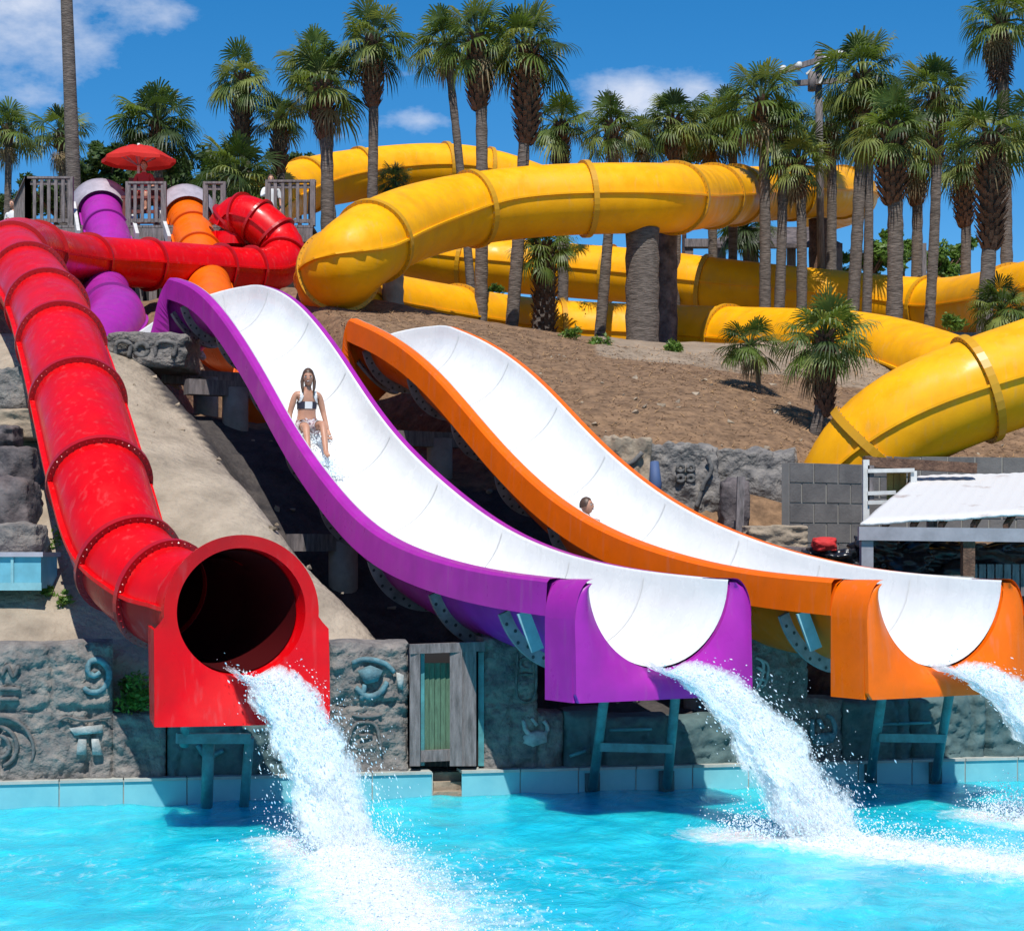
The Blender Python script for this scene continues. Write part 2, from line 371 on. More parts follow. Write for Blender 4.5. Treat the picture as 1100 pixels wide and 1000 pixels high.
# ------------------------------------------------------------------ water
def make_water():
    m = bpy.data.materials.new('pool_water'); m.use_nodes = True; t = m.node_tree; b = t.nodes['Principled BSDF']
    b.inputs['Roughness'].default_value = .12; b.inputs['Specular IOR Level'].default_value = .35
    b.inputs['Subsurface Weight'].default_value = .85; b.inputs['Subsurface Radius'].default_value = (.25,.8,1.0); b.inputs['Subsurface Scale'].default_value = .9
    ge = t.nodes.new('ShaderNodeNewGeometry')
    mp = t.nodes.new('ShaderNodeMapping'); mp.inputs['Scale'].default_value = (1, .55, 1); mp.inputs['Rotation'].default_value = (0,0,R(-20)); t.links.new(ge.outputs['Position'], mp.inputs[0])
    def nz(sc, det=5, dist=0.0, ro=.6):
        q = t.nodes.new('ShaderNodeTexNoise'); q.inputs['Scale'].default_value = sc; q.inputs['Detail'].default_value = det; q.inputs['Distortion'].default_value = dist; q.inputs['Roughness'].default_value = ro
        t.links.new(mp.outputs[0], q.inputs['Vector']); return q.outputs[0]
    cr = t.nodes.new('ShaderNodeValToRGB'); e = cr.color_ramp.elements
    e[0].position = .33; e[0].color = (0,.46,.66,1); e[1].position = .58; e[1].color = (.02,.66,.80,1)
    e2 = e.new(.72); e2.color = (.22,.78,.88,1)
    t.links.new(nz(1.3, 9, .6, .72), cr.inputs[0])
    at = t.nodes.new('ShaderNodeVertexColor'); at.layer_name = 'Col'; se = t.nodes.new('ShaderNodeSeparateColor'); t.links.new(at.outputs[0], se.inputs[0])
    ad = t.nodes.new('ShaderNodeMath'); ad.operation = 'ADD'; t.links.new(se.outputs[0], ad.inputs[0]); t.links.new(nz(7, 10, .5, .78), ad.inputs[1])
    mr = t.nodes.new('ShaderNodeMapRange'); mr.inputs[1].default_value = .66; mr.inputs[2].default_value = 1.0; t.links.new(ad.outputs[0], mr.inputs[0])
    mxx = t.nodes.new('ShaderNodeMixRGB'); t.links.new(mr.outputs[0], mxx.inputs[0]); t.links.new(cr.outputs[0], mxx.inputs[1]); mxx.inputs[2].default_value = (.88,.94,.96,1)
    t.links.new(mxx.outputs[0], b.inputs['Base Color'])
    bp = t.nodes.new('ShaderNodeBump'); bp.inputs['Distance'].default_value = .05; bp.inputs['Strength'].default_value = .8; t.links.new(nz(3.5, 7, .8), bp.inputs['Height'])
    t.links.new(bp.outputs[0], b.inputs['Normal'])
    mb = MB(); xs = np.arange(-9, 9.01, .08); 
    V = []
    ys = np.linspace(0, 1, 150)
    XX = [-60] + list(xs) + [60]
    for x in XX:
        y1 = wallY(x) + .02 if abs(x) < 50 else wallY(x)+.02
        for k in ys:
            y = 9 + (y1-9)*k
            z = .035*noise.noise(Vector((x*1.3, y*1.0, 0))) + .02*noise.noise(Vector((x*3.2+1, y*2.6, 2)))
            V.append((x, y, z))
    n = len(ys)
    mb.add(V, [(i*n+j, (i+1)*n+j, (i+1)*n+j+1, i*n+j+1) for i in range(len(XX)-1) for j in range(n-1)], 0, True)
    mb.add([(-60,-25,-.001),(60,-25,-.001),(60,9,-.001),(-60,9,-.001)], [(0,1,2,3)])
    o = tag(mb.build('pool_water', m), kind='structure')
    ca_ = o.data.color_attributes.new('Col', 'FLOAT_COLOR', 'POINT'); S_ = [(catmull(p, .25), w0, w1, dn) for p, w0, w1, dn in TRAILS]
    arr = [(np.array([(q.x, q.y) for q in pts]), w0, w1, dn) for pts, w0, w1, dn in S_]
    for i, (x, y, z) in enumerate(mb.v):
        f = .10*max(0, 1-abs(wallY(x)-y)/.35) if abs(x) < 9 else 0
        if abs(x) <= 9:
            for A_, w0, w1, dn in arr:
                d2 = ((A_-(x, y))**2).sum(-1); k = int(d2.argmin()); t_ = k/(len(A_)-1); w = w0+(w1-w0)*t_
                f = max(f, dn*max(0, 1-(math.sqrt(d2[k])/w)**1.5)*(1-.45*t_))
        ca_.data[i].color = (f, f, f, 1)
# coping with tiled face
def make_coping():
    mb = MB()
    def seg(x0, x1):
        n = max(1, int((x1-x0)/.62)); 
        for i in range(n):
            a = x0 + (x1-x0)*i/n; b = x0 + (x1-x0)*(i+1)/n - .012
            pa = Vector((a, wallY(a), 0)); pb = Vector((b, wallY(b), 0)); bk = -wnorm*.30
            mb.add([pa+Vector((0,0,-.6)), pb+Vector((0,0,-.6)), pb+Vector((0,0,.235)), pa+Vector((0,0,.235))], [(0,1,2,3)], 0)
            f = wnorm*.02
            q = [pa+f+Vector((0,0,.237)), pb+f+Vector((0,0,.237)), pb+bk+Vector((0,0,.237)), pa+bk+Vector((0,0,.237))]
            mb.add(q+[p+Vector((0,0,.028)) for p in q], ((4,5,6,7),(0,1,5,4),(1,2,6,5),(3,0,4,7)), 1)
        pa = Vector((x0, wallY(x0)+.015, 0)); pb = Vector((x1, wallY(x1)+.015, 0))
        mb.add([pa+Vector((0,0,-.6)), pb+Vector((0,0,-.6)), pb+Vector((0,0,.25)), pa+Vector((0,0,.25))], [(0,1,2,3)], 1)
    xg0 = wallP(465,840).x; xg1 = wallP(496,840).x
    seg(-40, xg0); seg(xg1, 40)
    a = xg0+.0; 
    for k in range(3):
        p0 = Vector((a, wallY(a)+.05+.12*k, -.3)); p1 = Vector((xg1, wallY(xg1)+.05+.12*k, -.3)); h = .34+.09*k
        q = [p0, p1, p1-wnorm*.2, p0-wnorm*.2]; mb.add(q+[p+Vector((0,0,h)) for p in q], ((4,5,6,7),(0,1,5,4),(1,2,6,5),(3,0,4,7)), 2)
    tag(mb.build('pool_edge', [tile, copingm, tanrock]), kind='structure')
make_coping()

# ------------------------------------------------------------------ enclosed tubes
def ring(name, fr, r, mts, parent, h=.055, w=.06, dots=0):
    p, rt, up, t = fr; mb = MB(); n = 40; prof = ((r-.02,-w/2),(r+h,-w/2),(r+h,w/2),(r-.02,w/2))
    vs = []
    for j in range(n):
        a = 2*math.pi*j/n; e = rt*math.cos(a)+up*math.sin(a)
        vs += [p + e*q + t*z for q, z in prof]
    mb.add(vs, [(j*4+k, j*4+(k+1)%4, ((j+1)%n)*4+(k+1)%4, ((j+1)%n)*4+k) for j in range(n) for k in range(4)], 0, False)
    for j in range(dots):
        a = 2*math.pi*(j+.5)/dots; e = rt*math.cos(a)+up*math.sin(a); c = p+e*(r+h*.55)
        for sg in (1,-1):
            q = c + t*(sg*(w/2+.002)); u2 = e; v2 = t.cross(e)
            mb.add([q+u2*.011, q+v2*.011, q-u2*.011, q-v2*.011, q+t*(sg*.014)], ((0,1,4),(1,2,4),(2,3,4),(3,0,4)), 1)
    return mb.build(name, mts, parent)
def tube_body(pts, r, m, parent, name='tube', a0=0, a1=2*math.pi, n=40, taper=None):
    fr = frames(pts); mb = MB()
    prof = [(r*math.cos(a0+(a1-a0)*j/n), r*math.sin(a0+(a1-a0)*j/n)) for j in range(n+1)]
    sweep(mb, fr, prof); o = mb.build(name, m, parent); return fr, o
def seams(fr, r, m, parent, w=.05):
    mb = MB()
    for sg in (-1, 1):
        sweep(mb, fr, [(sg*(r-.01), .02), (sg*(r+w), .02), (sg*(r+w), -.02), (sg*(r-.01), -.02)], closed=True, smooth=False)
    return mb.build('seam_flange', m, parent)
def nearest(fr, u=None, v=None):
    best = min(range(len(fr)), key=lambda i: (550+2000*fr[i][0].x/fr[i][0].y-u)**2 + (600-2000*(fr[i][0].z-CAMH)/fr[i][0].y-v)**2)
    return fr[best]
# radial plate helper : annular plate between rin(a) and rout(a)
def plate(mb, c, rt, up, fw, angs, rin, rout, th, fout=0.0, mi=0, bulge=0):
    vs = []; K = 5
    for a in angs:
        e = rt*math.cos(a) + up*math.sin(a); ri = rin(a); ro = rout(a); fo = fout(a) if callable(fout) else fout
        for k in range(K+1):
            q = k/K; vs.append(c + e*(ri+(ro-ri)*q) + fw*(fo*q + bulge*math.sin(math.pi*q)))
        vs.append(vs[-1] - fw*th)
        vs.append(c + e*ri - fw*th)
    k = K+3; n = len(angs); closed = abs((angs[-1]-angs[0]) - 2*math.pi) < .01
    mb.add(vs, [(i*k+j, (i+1)*k+j, (i+1)*k+j+1, i*k+j+1) for i in range(n-1) for j in range(K)], mi, True)
    mb.add(vs, [(i*k+j, (i+1)*k+j, (i+1)*k+j+1, i*k+j+1) for i in range(n-1) for j in (K, K+1)] , mi, False)

# ---- red slide
redS = empty('tube_slide', P(258,850,18.8), 'red enclosed tube slide with round flared mouth above the pool', 'water slide')
rpx = [(246,266,43.0),(246,246,43.0),(256,234,42.9),(272,236,42.7),(290,249,42.6),(303,265,42.5),(303,281,42.1),(288,290,41.6),(265,291,41.1),(237,289,40.6),(160,284,38.9),(95,280,37.4),(52,273,34.8),(22,266,31.5),(14,277,28.6),(30,300,26.6),
       (50,330,25),(66,370,23.2),(84,432,21.5),(107,518,19.8),(133,598,18.9),(176,638,18.3),(214,650,17.95),(232,654,17.72)]
rp = catmull([P(*q) for q in rpx], .12)
frr, _ = tube_body(rp, .5, red, redS)
seams(frr, .5, red, redS)
for u, v in ((246,240),(257,222),(276,237),(297,257),(304,277),(270,291),(237,289),(160,284),(95,280),(40,270),(14,277),(31,301),(50,332),(66,370),(84,432),(107,518),(136,605),(178,642)):
    ring('joint_ring', nearest(frr, u, v), .5, [reddark, reddark], redS, h=.065, dots=0 if v < 300 else 44)
def red_mouth():
    mb = MB(); c = P(258,657,17.25); fw = heading(R(15)); rt = Vector((math.cos(R(15)), math.sin(R(15)), 0)); up = Vector((0,0,1))
    angs = [2*math.pi*i/96 for i in range(97)]
    rin = lambda a: .59
    def rout(a):
        cx, sy = math.cos(a), math.sin(a); rr = .71
        if sy < -.10:
            bx = (.80) / max(abs(cx), 1e-6); bz = 1.03 / max(-sy, 1e-6)
            f = min(1, (-.10-sy)/.07); rr = .71 + (min(bx, bz) - .71)*f
        return rr
    plate(mb, c + fw*.12, rt, up, fw, angs, rin, rout, .05, lambda a: .03 + .14*max(0, -math.sin(a)-.1))
    # flare from tube to mouth
    n = 48; vs = []; e0, er, eu, et = frr[-3]
    for k in range(7):
        q = k/6; w_ = q*q*(3-2*q)
        for j in range(n):
            a = 2*math.pi*j/n
            vs.append((e0 + (er*math.cos(a)+eu*math.sin(a))*.502).lerp(c + fw*.12 + (rt*math.cos(a)+up*math.sin(a))*.592, w_*.5+q*.5))
    mb.add(vs, [(i*n+j, i*n+(j+1)%n, (i+1)*n+(j+1)%n, (i+1)*n+j) for i in range(6) for j in range(n)], 0, True)
    # side returns of the lower plate
    for sg in (-1, 1):
        a = c + rt*(sg*.80); mb.add([a+fw*.16+up*-.16, a+fw*.22+up*-1.03, a-fw*.35+up*-1.0, a-fw*.60+up*-.14, a+fw*.16+up*-.16-rt*sg*.03, a+fw*.22+up*-1.03-rt*sg*.03, a-fw*.35+up*-1.0-rt*sg*.03, a-fw*.60+up*-.14-rt*sg*.03],
            ((0,1,2,3),(7,6,5,4),(0,4,5,1),(1,5,6,2),(2,6,7,3),(3,7,4,0)), 0)
    mb.build('mouth', red, redS)
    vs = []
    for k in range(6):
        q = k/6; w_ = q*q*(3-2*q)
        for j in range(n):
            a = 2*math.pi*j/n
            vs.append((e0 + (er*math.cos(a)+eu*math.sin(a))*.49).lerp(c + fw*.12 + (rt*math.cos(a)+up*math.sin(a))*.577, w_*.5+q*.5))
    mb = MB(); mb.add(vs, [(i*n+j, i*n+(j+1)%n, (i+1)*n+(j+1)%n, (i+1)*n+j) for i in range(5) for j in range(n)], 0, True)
    sweep(mb, frr[-60:], [(.488*math.cos(2*math.pi*j/36), .488*math.sin(2*math.pi*j/36)) for j in range(37)]); mb.build('shade_lining', mat('unlit_red_lining', (.05,.002,.003), .4), redS)  # near-black colour stands for the unlit inside of the red tube
    b = MB(); b.tube([P(200,765,18.2), P(198,800,18.4)], .05, 10); b.build('support_leg', teal, redS)
    b = MB(); b.beam(P(190,793,18.3), P(268,793,18.6), .09, .1); b.build('support_beam', teal, redS)
    b = MB(); b.tube([P(224,797,18.5), P(222,866,18.75)], .06, 10); b.build('support_leg', teal, redS)
    b = MB(); b.tube([P(268,792,18.6), P(262,866,18.85)], .05, 10); b.build('support_leg', teal, redS)
red_mouth()

# ---- open flumes
def flume(F, name, label, col, cold, joints, tubepx, tuberings, hoodpx):
    root = empty(name, F.M0 + Vector((0,0,0)), label, 'water slide')
    fr = F.fr; hw = F.w/2; n = 30
    mb = MB()
    prof = [(-hw-.03,.025),(-hw-.005,.025)] + [(-hw*math.cos(math.pi*j/n), -hw*.98*math.sin(math.pi*j/n)) for j in range(n+1)] + [(hw+.005,.025),(hw+.03,.025)]
    sweep(mb, fr, prof, flip=False); mb.build('channel', white, root)
    mb = MB(); ho = hw+.05
    sweep(mb, fr, [(-ho*math.cos(math.pi*j/n), -.03-ho*.98*math.sin(math.pi*j/n)) for j in range(n+1)], flip=True); mb.build('hull', col, root)
    for sg in (-1, 1):
        mb = MB(); frc = [f for f in fr if (f[0]-fr[-1][0]).length > .40]; pr = [(sg*(hw+.025),.026),(sg*(hw+.14),.018),(sg*(hw+.17),-.015),(sg*(hw+.18),-.34),(sg*(hw+.15),-.34),(sg*(hw+.10),-.03)]
        sweep(mb, frc, pr, closed=True, smooth=False, flip=(sg>0)); mb.build('rim', col, root)
    cum = [0]
    for i in range(len(fr)-1, 0, -1): cum.append(cum[-1] + (fr[i][0]-fr[i-1][0]).length)
    for jn in joints:
        i = min(range(len(cum)), key=lambda k: abs(cum[k]-jn)); p, rt, up, t = fr[len(fr)-1-i]
        mb = MB(); m = 26; vs = []
        for j in range(m+1):
            a = math.pi*1.125 + math.pi*j/m*.75; e = rt*math.cos(a)+up*math.sin(a)
            k = 1.14 + .16*math.sin(math.pi*j/m)*0 
            for rr, tz in ((ho-.02,-.02),(ho+.12,-.02),(ho+.12,.02),(ho-.02,.02)): vs.append(p + e*rr + t*tz - up*.03)
        mb.add(vs, [(j*4+k, j*4+(k+1)%4, (j+1)*4+(k+1)%4, (j+1)*4+k) for j in range(m) for k in range(4)], 0, False)
        for side in (1, -1):
            for j in range(1, 19):
                a = math.pi*(1.125+.75*j/19); e = rt*math.cos(a)+up*math.sin(a); q = p + e*(ho+.06+(.025 if j%2 else -.025)) + t*(.023*side) - up*.03; u2 = e; v2 = t.cross(e)
                mb.add([q+u2*.02+v2*.0, q+(u2+v2)*.014, q+v2*.02, q-(u2-v2)*.014, q-u2*.02, q-(u2+v2)*.014, q-v2*.02, q+(u2-v2)*.014], [tuple(range(8))], 1)
        mb.build('joint_flange', [greyfrp, bolt], root)
        mb = MB(); vs = []
        for j in range(25):
            a = math.pi*(1.02+.96*j/24); e = rt*math.cos(a)*(hw-.006)+up*math.sin(a)*(hw*.98-.006); vs += [p+e-t*.011, p+e+t*.011]
        mb.add(vs, [(2*j,2*j+1,2*j+3,2*j+2) for j in range(24)], 0, True); mb.build('seam_line', seamm, root)
    # mouth plate
    mb = MB(); c = F.M0 + Vector((0,0,F.z(0))); fw = F.d; rt = F.c; up = Vector((0,0,1))
    angs = [math.pi + math.pi*i/60 for i in range(61)]
    X, Zb, rc = hw+.205, 1.12, .22
    def rout(a):
        cx, sy = math.cos(a), math.sin(a)
        r0 = min(X/max(abs(cx),1e-6), Zb/max(-sy,1e-6))
        for _ in range(12):            # rounded upper corners
            z = -r0*sy; 
            if z >= .34 : break
            k = 1 - z/.34; lim = hw+.02 + (X-hw-.02)*math.sqrt(max(0, 1-k*k)); r0 = min(r0, .5*r0+.5*lim/max(abs(cx),1e-6))
        return r0
    vs = []
    plate(mb, c+fw*.03, rt, up, fw, angs, lambda a: hw, rout, .05, lambda a: .06+.06*max(0,-math.sin(a)), bulge=.05)
    for sg in (-1, 1):
        a = c + rt*(sg*X); b_ = a - fw*.42
        k = rt*(-sg*.035)
        q = [a+fw*.07+up*-.334, a+fw*.07-up*Zb, b_-up*Zb, b_+up*-.334]
        mb.add(q+[x+k for x in q], ((0,1,2,3),(7,6,5,4),(0,4,5,1),(1,5,6,2),(2,6,7,3),(3,7,4,0)), 0)
        # rounded shoulder between rim and plate
        pr = []
        inner = c + rt*(sg*hw)
        w = X-hw; vs = []
        for i in range(9):
            th = math.pi/2*i/8
            q = rt*(sg*(.0+w*math.sin(th))) + up*(.04 - .375*(1-math.cos(th)))
            vs += [inner + q + fw*.115, inner + q - fw*.42]
        mb.add(vs, [(2*i,2*i+1,2*i+3,2*i+2) for i in range(8)], 0, True)
    # underside lip
    q = [c+rt*-X+fw*.09-up*Zb, c+rt*X+fw*.09-up*Zb, c+rt*X-fw*.42-up*Zb, c+rt*-X-fw*.42-up*Zb]
    mb.build('mouth', col, root)
    # enclosed start
    if tubepx:
        en = F.end - Vector((0,0,.38)); pts = catmull([P(*q) for q in tubepx] + [en - F.enddir*.9 - Vector((0,0,.10)), en - F.enddir*.05] , .15)
        tf, _ = tube_body(pts, .5, col, root, 'tube'); seams(tf, .5, col, root, .04)
        for u, v in tuberings: ring('joint_ring', nearest(tf, u, v), .5, [cold, cold], root, h=.05, w=.08)
        # grey entry hood + white side rails
        mb = MB(); p, r_, u_, t_ = tf[0]; m = 24; vs = []
        for i, (rr, tz) in enumerate(((.60,.25),(.66,.1),(.72,-.15),(.74,-.35),(.55,-.35))):
            for j in range(m+1):
                a = -.35 + (math.pi+.7)*j/m; vs.append(p + (r_*math.cos(a)+u_*math.sin(a))*rr + t_*tz)
        mb.add(vs, [(i*(m+1)+j, i*(m+1)+j+1, (i+1)*(m+1)+j+1, (i+1)*(m+1)+j) for i in range(4) for j in range(m)], 0, True)
        mb.build('entry_hood', greyhood, root)
        for sg in (-1, 1):
            mb = MB(); mb.beam(p+r_*(sg*.66)+t_*.1+u_*.12, p+r_*(sg*.66)+t_*2.6+u_*.12, .08, .26); mb.build('side_rail', whitepaint, root)
    # support legs at mouth
    return root, fr, cum
purS, pfr, pcum = flume(purF, 'water_slide', 'purple open flume slide with white channel, woman riding down it', purple, purpled,
    [.9+.55, 2.9, 4.4, 5.9, 7.4, 8.9, 10.4, 11.9, 13.0, 13.7, 14.3], PURT,
    [(107,228),(112,250),(112,300),(120,338)], None)
orS, ofr, ocum = flume(orF, 'water_slide', 'orange open flume slide with white channel, nearest the right edge', orange, oranged,
    [1.3, 2.9, 4.4, 5.9, 7.4, 8.9, 10.4, 11.9, 13.2, 14.0], ORT,
    [(202,228),(207,252),(214,275),(240,368),(300,380),(345,372)], None)
def leg(root, a, b, r=.06, m=teal, name='support_leg'):
    mb = MB(); mb.tube([a, b], r, 12); mb.build(name, m, root)
def gp(x, y): return Vector((x, y, ground(x, y)))
for root, px in ((purS, ((652,752,18.9,636,852,19.95),(727,758,19.2,716,850,20.05))), (orS, ((952,742,19.3,934,842,20.65),(1024,746,19.6,1004,840,20.8)))):
    for (u,v,y,u2,v2,y2) in px: 
        leg(root, P(u,v-25,y), P(u2,v2,y2), .052); 
        leg(root, P(u2,v2-22,y2), P(u2,v2+3,y2), .085, rockshade, 'pole_foot')
    (u,v,y,a,b,c),(u3,v3,y3,a3,b3,c3) = px
    mb = MB(); mb.beam(P((u+a)/2,(v+b)/2,(y+c)/2), P((u3+a3)/2,(v3+b3)/2,(y3+c3)/2), .07, .09); mb.build('support_beam', teal, root)
# pale brackets near the mouths + concrete columns under
for root, F, lst in ((purS, purF, ((.95,),)), (orS, orF, ((.95,),))):
    for (s,) in lst:
        base = F.M0 - F.d*s - F.c*(F.w/2+.13) + Vector((0,0,F.z(s)-.34)); mb = MB()
        mb.beam(base, base + F.d*.05 + F.c*.14 - Vector((0,0,.38)), .04, .13); mb.build('bracket', tealpale, root)
for root, F, ss in ((purS, purF, (4.2, 7.0, 10.6, 12.0)), (orS, orF, (4.0, 7.3, 10.4))):
    for s in ss:
        c = F.M0 - F.d*min(s, F.smax) ; zt = F.z(min(s,F.smax)) - 1.45; g = ground(c.x, c.y) - .4
        mb = MB(); mb.tube([(c.x,c.y,g),(c.x,c.y,zt)], .19, 14); mb.build('support_column', concrete, root)
        mb = MB(); a = c - F.c*.75; b = c + F.c*.75; mb.beam((a.x,a.y,zt-.02),(b.x,b.y,zt-.02), .22, .22); mb.build('cross_beam', wood, root)

# ---- yellow slides
def ytube(label, px, rings_, r=.75, cols=()):
    pts = catmull([P(*q) for q in px], .2)
    for _ in range(34): pts = [pts[0]] + [(a+b*2+d_)/4 for a, b, d_ in zip(pts, pts[1:], pts[2:])] + [pts[-1]]
    c = pts[len(pts)//2]
    root = empty('tube_slide', (c.x, c.y, 7), label, 'water slide', None)
    fr, _ = tube_body(pts, r, yellow, root, n=36); seams(fr, r, yellow, root, .05)
    for q in rings_: ring('joint_ring', nearest(fr, *q), r, [yellowd, bolt], root, h=.07, w=.12, dots=40)
    for (u, vt, vb, Y, rad, mt) in cols:
        mb = MB(); a = P(u, vt, Y); b = P(u, vb, Y); n = 20; k = 14
        mb.tube([b.lerp(a, i/k) for i in range(k+1)], [rad*(1+.04*((i*7)%3-1)) for i in range(k+1)], n); mb.build('support_column', mt, root)
    return root
ytube('big yellow tube slide looping left through the palms and back behind the mound', 
  [(880,228,66),(912,217,62),(916,208,58),(885,206,55),(850,207,53),(810,209,51),(765,211,46),(725,213,41),(680,213,40),(600,214,39.5),(540,219,39.4),(480,229,38.6),(445,239,37.2),(404,256,35.4),(370,282,34.4),(358,300,35.8),(364,316,37.9),(394,328,39.6),(450,337,41.2),(500,345,42.4),(540,351,44),(600,357,44.5),(700,361,44.5),(780,364,43.5),(850,368,41),(930,375,38),(1000,395,35.5),(1060,420,33)],
  [(765,211),(725,213),(625,214),(510,223),(404,258),(371,296),(850,208),(790,210),(905,207),(495,332),(600,350),(706,356),(783,362),(900,372)],
  cols=((690,246,392,40.2,.36,bark),(422,285,350,38,.22,concrete),(880,236,400,54.2,.30,boots),(716,250,395,43,.25,darkrock)))
ytube('yellow tube slide in the rear running level behind palm trunks to the right edge', 
  [(430,268,53),(500,281,52),(600,290,52),(700,298,51),(780,309,50),(900,321,50),(1000,330,49),(1060,325,45),(1110,315,42),(1180,300,40),(1400,280,37),(1900,270,36)],
  [(500,281),(655,294),(758,306),(815,313),(1000,330),(1085,320)])
ytube('highest yellow tube slide arching at the back behind the deck railing',
  [(270,230,50),(300,209,52),(350,193,54),(400,186,55),(470,180,56),(530,186,56.5),(580,205,57)],
  [(330,198),(390,187),(478,180),(520,184)])
ytube('nearest yellow tube slide coming down at the right edge behind the grey block wall',
  [(1700,230,31),(1400,300,29),(1260,345,28),(1180,370,27.5),(1100,403,27),(1040,420,27),(985,437,27),(940,458,27),(905,495,27.3),(898,560,27.6)],
  [(1045,419),(925,472),(1140,387)])
# ------------------------------------------------------------------ carved rock walls
def rock_wall(label, outline, mats, carvings=(), thick=.45, cat='rock wall', plane=.12, group=None, sc=1.0, bottom=None):
    """outline: list of (u0, u1, vtop) columns; the front stands on the coping."""
    x_first = wallP(outline[0][0], 800, plane); root = empty('rock_wall', (x_first.x, x_first.y, .26), label, cat, group)
    mb = MB(); step = .03
    for (u0, u1, vt) in outline:
        a = wallP(u0, 800, plane); b = wallP(u1, 800, plane); zt = wallP((u0+u1)/2, vt, plane).z; zb = .255 if bottom is None else bottom
        a.z = b.z = 0; Lh = (b-a).length; nx = max(3, int(Lh/step)); nz = max(3, int((zt-zb)/step))
        def pos(i, j):
            x = Lh*i/nx; z = zb + (zt-zb)*j/nz; w = a + wdir*x
            e = min(x, Lh-x, zt-z)/.07
            q = Vector((w.x*1.1, z*1.4, outline[0][0])) 
            wq = noise.noise(q*1.7)*.10; row = int((z-zb)/.72 + .001); bx = (w.x + wq + row*.37)/.86; bz_ = (z-zb+wq*.6)/.72
            cr = min(abs(bx-round(bx))*.86, abs(bz_-round(bz_))*.72 if bz_ > .5 else 1) + .02
            if abs(noise.noise(q*1.3+Vector((5,5,5)))) < .012: cr = min(cr, .045)
            dsp = .05*noise.noise(q*2.2) + .045*noise.noise(q*6) + .03*noise.noise(q*14) + .02*abs(noise.noise(q*24)) + .02*noise.noise(q*40)
            if cr < .055: dsp -= .09*(1-cr/.055)
            if e < 1: dsp -= .06*(1-e)**2
            zz = z + (.035*noise.noise(Vector((w.x*2, 7, 0))) if j == nz else 0)
            return w + wnorm*dsp + Vector((0,0,zz))
        g = [[pos(i, j) for j in range(nz+1)] for i in range(nx+1)]
        V = [p for c in g for p in c]; m = nz+1
        mb.add(V, [(i*m+j, (i+1)*m+j, (i+1)*m+j+1, i*m+j+1) for i in range(nx) for j in range(nz)], 0, True)
        # top strip and sides, to the back
        top = []; nb = 5
        for i in range(nx+1):
            for k in range(nb+1):
                p = g[i][nz] - wnorm*(thick*k/nb); p = p + Vector((0,0,.02*noise.noise(p*3) + (.03*math.sin(math.pi*k/nb)))) if k else p
                top.append(p)
        mb.add(top, [(i*(nb+1)+k, (i+1)*(nb+1)+k, (i+1)*(nb+1)+k+1, i*(nb+1)+k+1) for i in range(nx) for k in range(nb)], 0, True)
        for i in (0, nx):
            V = []
            for j in range(nz+1): V += [g[i][j], g[i][j]-wnorm*thick*.5, g[i][j]-wnorm*thick]
            fs = [(3*j+k, 3*j+k+1, 3*j+k+4, 3*j+k+3) for j in range(nz) for k in (0,1)]
            mb.add(V, fs if i else [f[::-1] for f in fs], 0, True)
    mb.build('stonework', mats[0], root)
    for (kind, m_, pts, w) in carvings:
        mb = MB()
        q = [wallP(u, v, plane - .025) for u, v in pts]
        if kind == 'line':
            q = catmull(q, .03); n = len(q)
            mb.tube(q, [w*(.55+.45*math.sin(math.pi*min(1,max(0,(i+.5)/n)))**.4) for i in range(n)], 8)
        else:
            c = sum(q, Vector())/len(q); vs = [p - wnorm*.02 for p in q] + [p.lerp(c, .18) + wnorm*w for p in q] + [c + wnorm*w*1.2]; n = len(q)
            mb.add(vs, [(i,(i+1)%n,n+(i+1)%n,n+i) for i in range(n)] + [(n+i, n+(i+1)%n, 2*n) for i in range(n)], 0, True)
        mb.build('carving', m_, root)
    return root
def circ(u, v, r, n=10, a0=0, a1=360): return [(u+r*math.cos(R(a0+(a1-a0)*i/n)), v-r*math.sin(R(a0+(a1-a0)*i/n))) for i in range(n+1)]
rock_wall('grey carved rock wall with teal swirl relief, at the left edge of the pool', [(-60,121,692),(121,178,766)], [rockm], [
  ('line', glyph, [(90,738),(96,743),(108,742),(116,732),(116,718),(107,709),(97,711),(94,720),(101,726),(108,722)], .035),
  ('poly', glyphpale, [(74,782),(110,778),(111,787),(80,790)], .03), ('poly', glyphpale, [(84,793),(93,793),(93,811),(81,811)], .03), ('poly', glyphpale, [(98,793),(106,793),(111,811),(99,811)], .03),
  ('line', glyphgrey, circ(-2,802,12,8,-80,80), .025), ('line', glyphgrey, circ(-4,802,22,8,-70,80), .025), ('line', glyphgrey, circ(0,806,36,10,-20,100), .02),
  ('line', glyphgrey, [(0,740),(22,740)], .025), ('line', glyphgrey, [(0,751),(20,751)], .025), ('line', glyphgrey, [(2,727),(8,715),(14,727),(20,715)], .022), ('line', glyphgrey, [(62,775),(72,770),(90,774),(120,770)], .015)])
rock_wall('low rock wall with shade in its dark teal colour, under the red slide mouth', [(180,262,772),(262,354,774)], [rockshade], [('line', teal, [(212,800),(222,812),(240,806)], .03)])
rock_wall('grey carved rock wall between the red slide mouth and the wooden gate', [(355,439,692)], [rockm], [
  ('line', glyph, [(378,712),(392,708),(412,712),(424,722)], .03), ('poly', glyph, [(384,720),(398,714),(412,720),(406,732),(392,735)], .05), ('line', glyph, [(382,738),(394,748),(408,744),(416,732)], .035),
  ('line', glyph, [(392,735),(388,752)], .03), ('poly', glyphpale, [(426,722),(434,724),(433,742),(427,738)], .03), ('line', glyphgrey, [(378,768),(392,770),(410,768)], .02),
  ('line', glyphgrey, [(372,806),(380,780),(392,776),(404,780),(410,806)], .02), ('line', glyphgrey, [(360,778),(368,790),(372,806)], .02), ('line', glyphgrey, [(386,790),(400,790)], .02)])
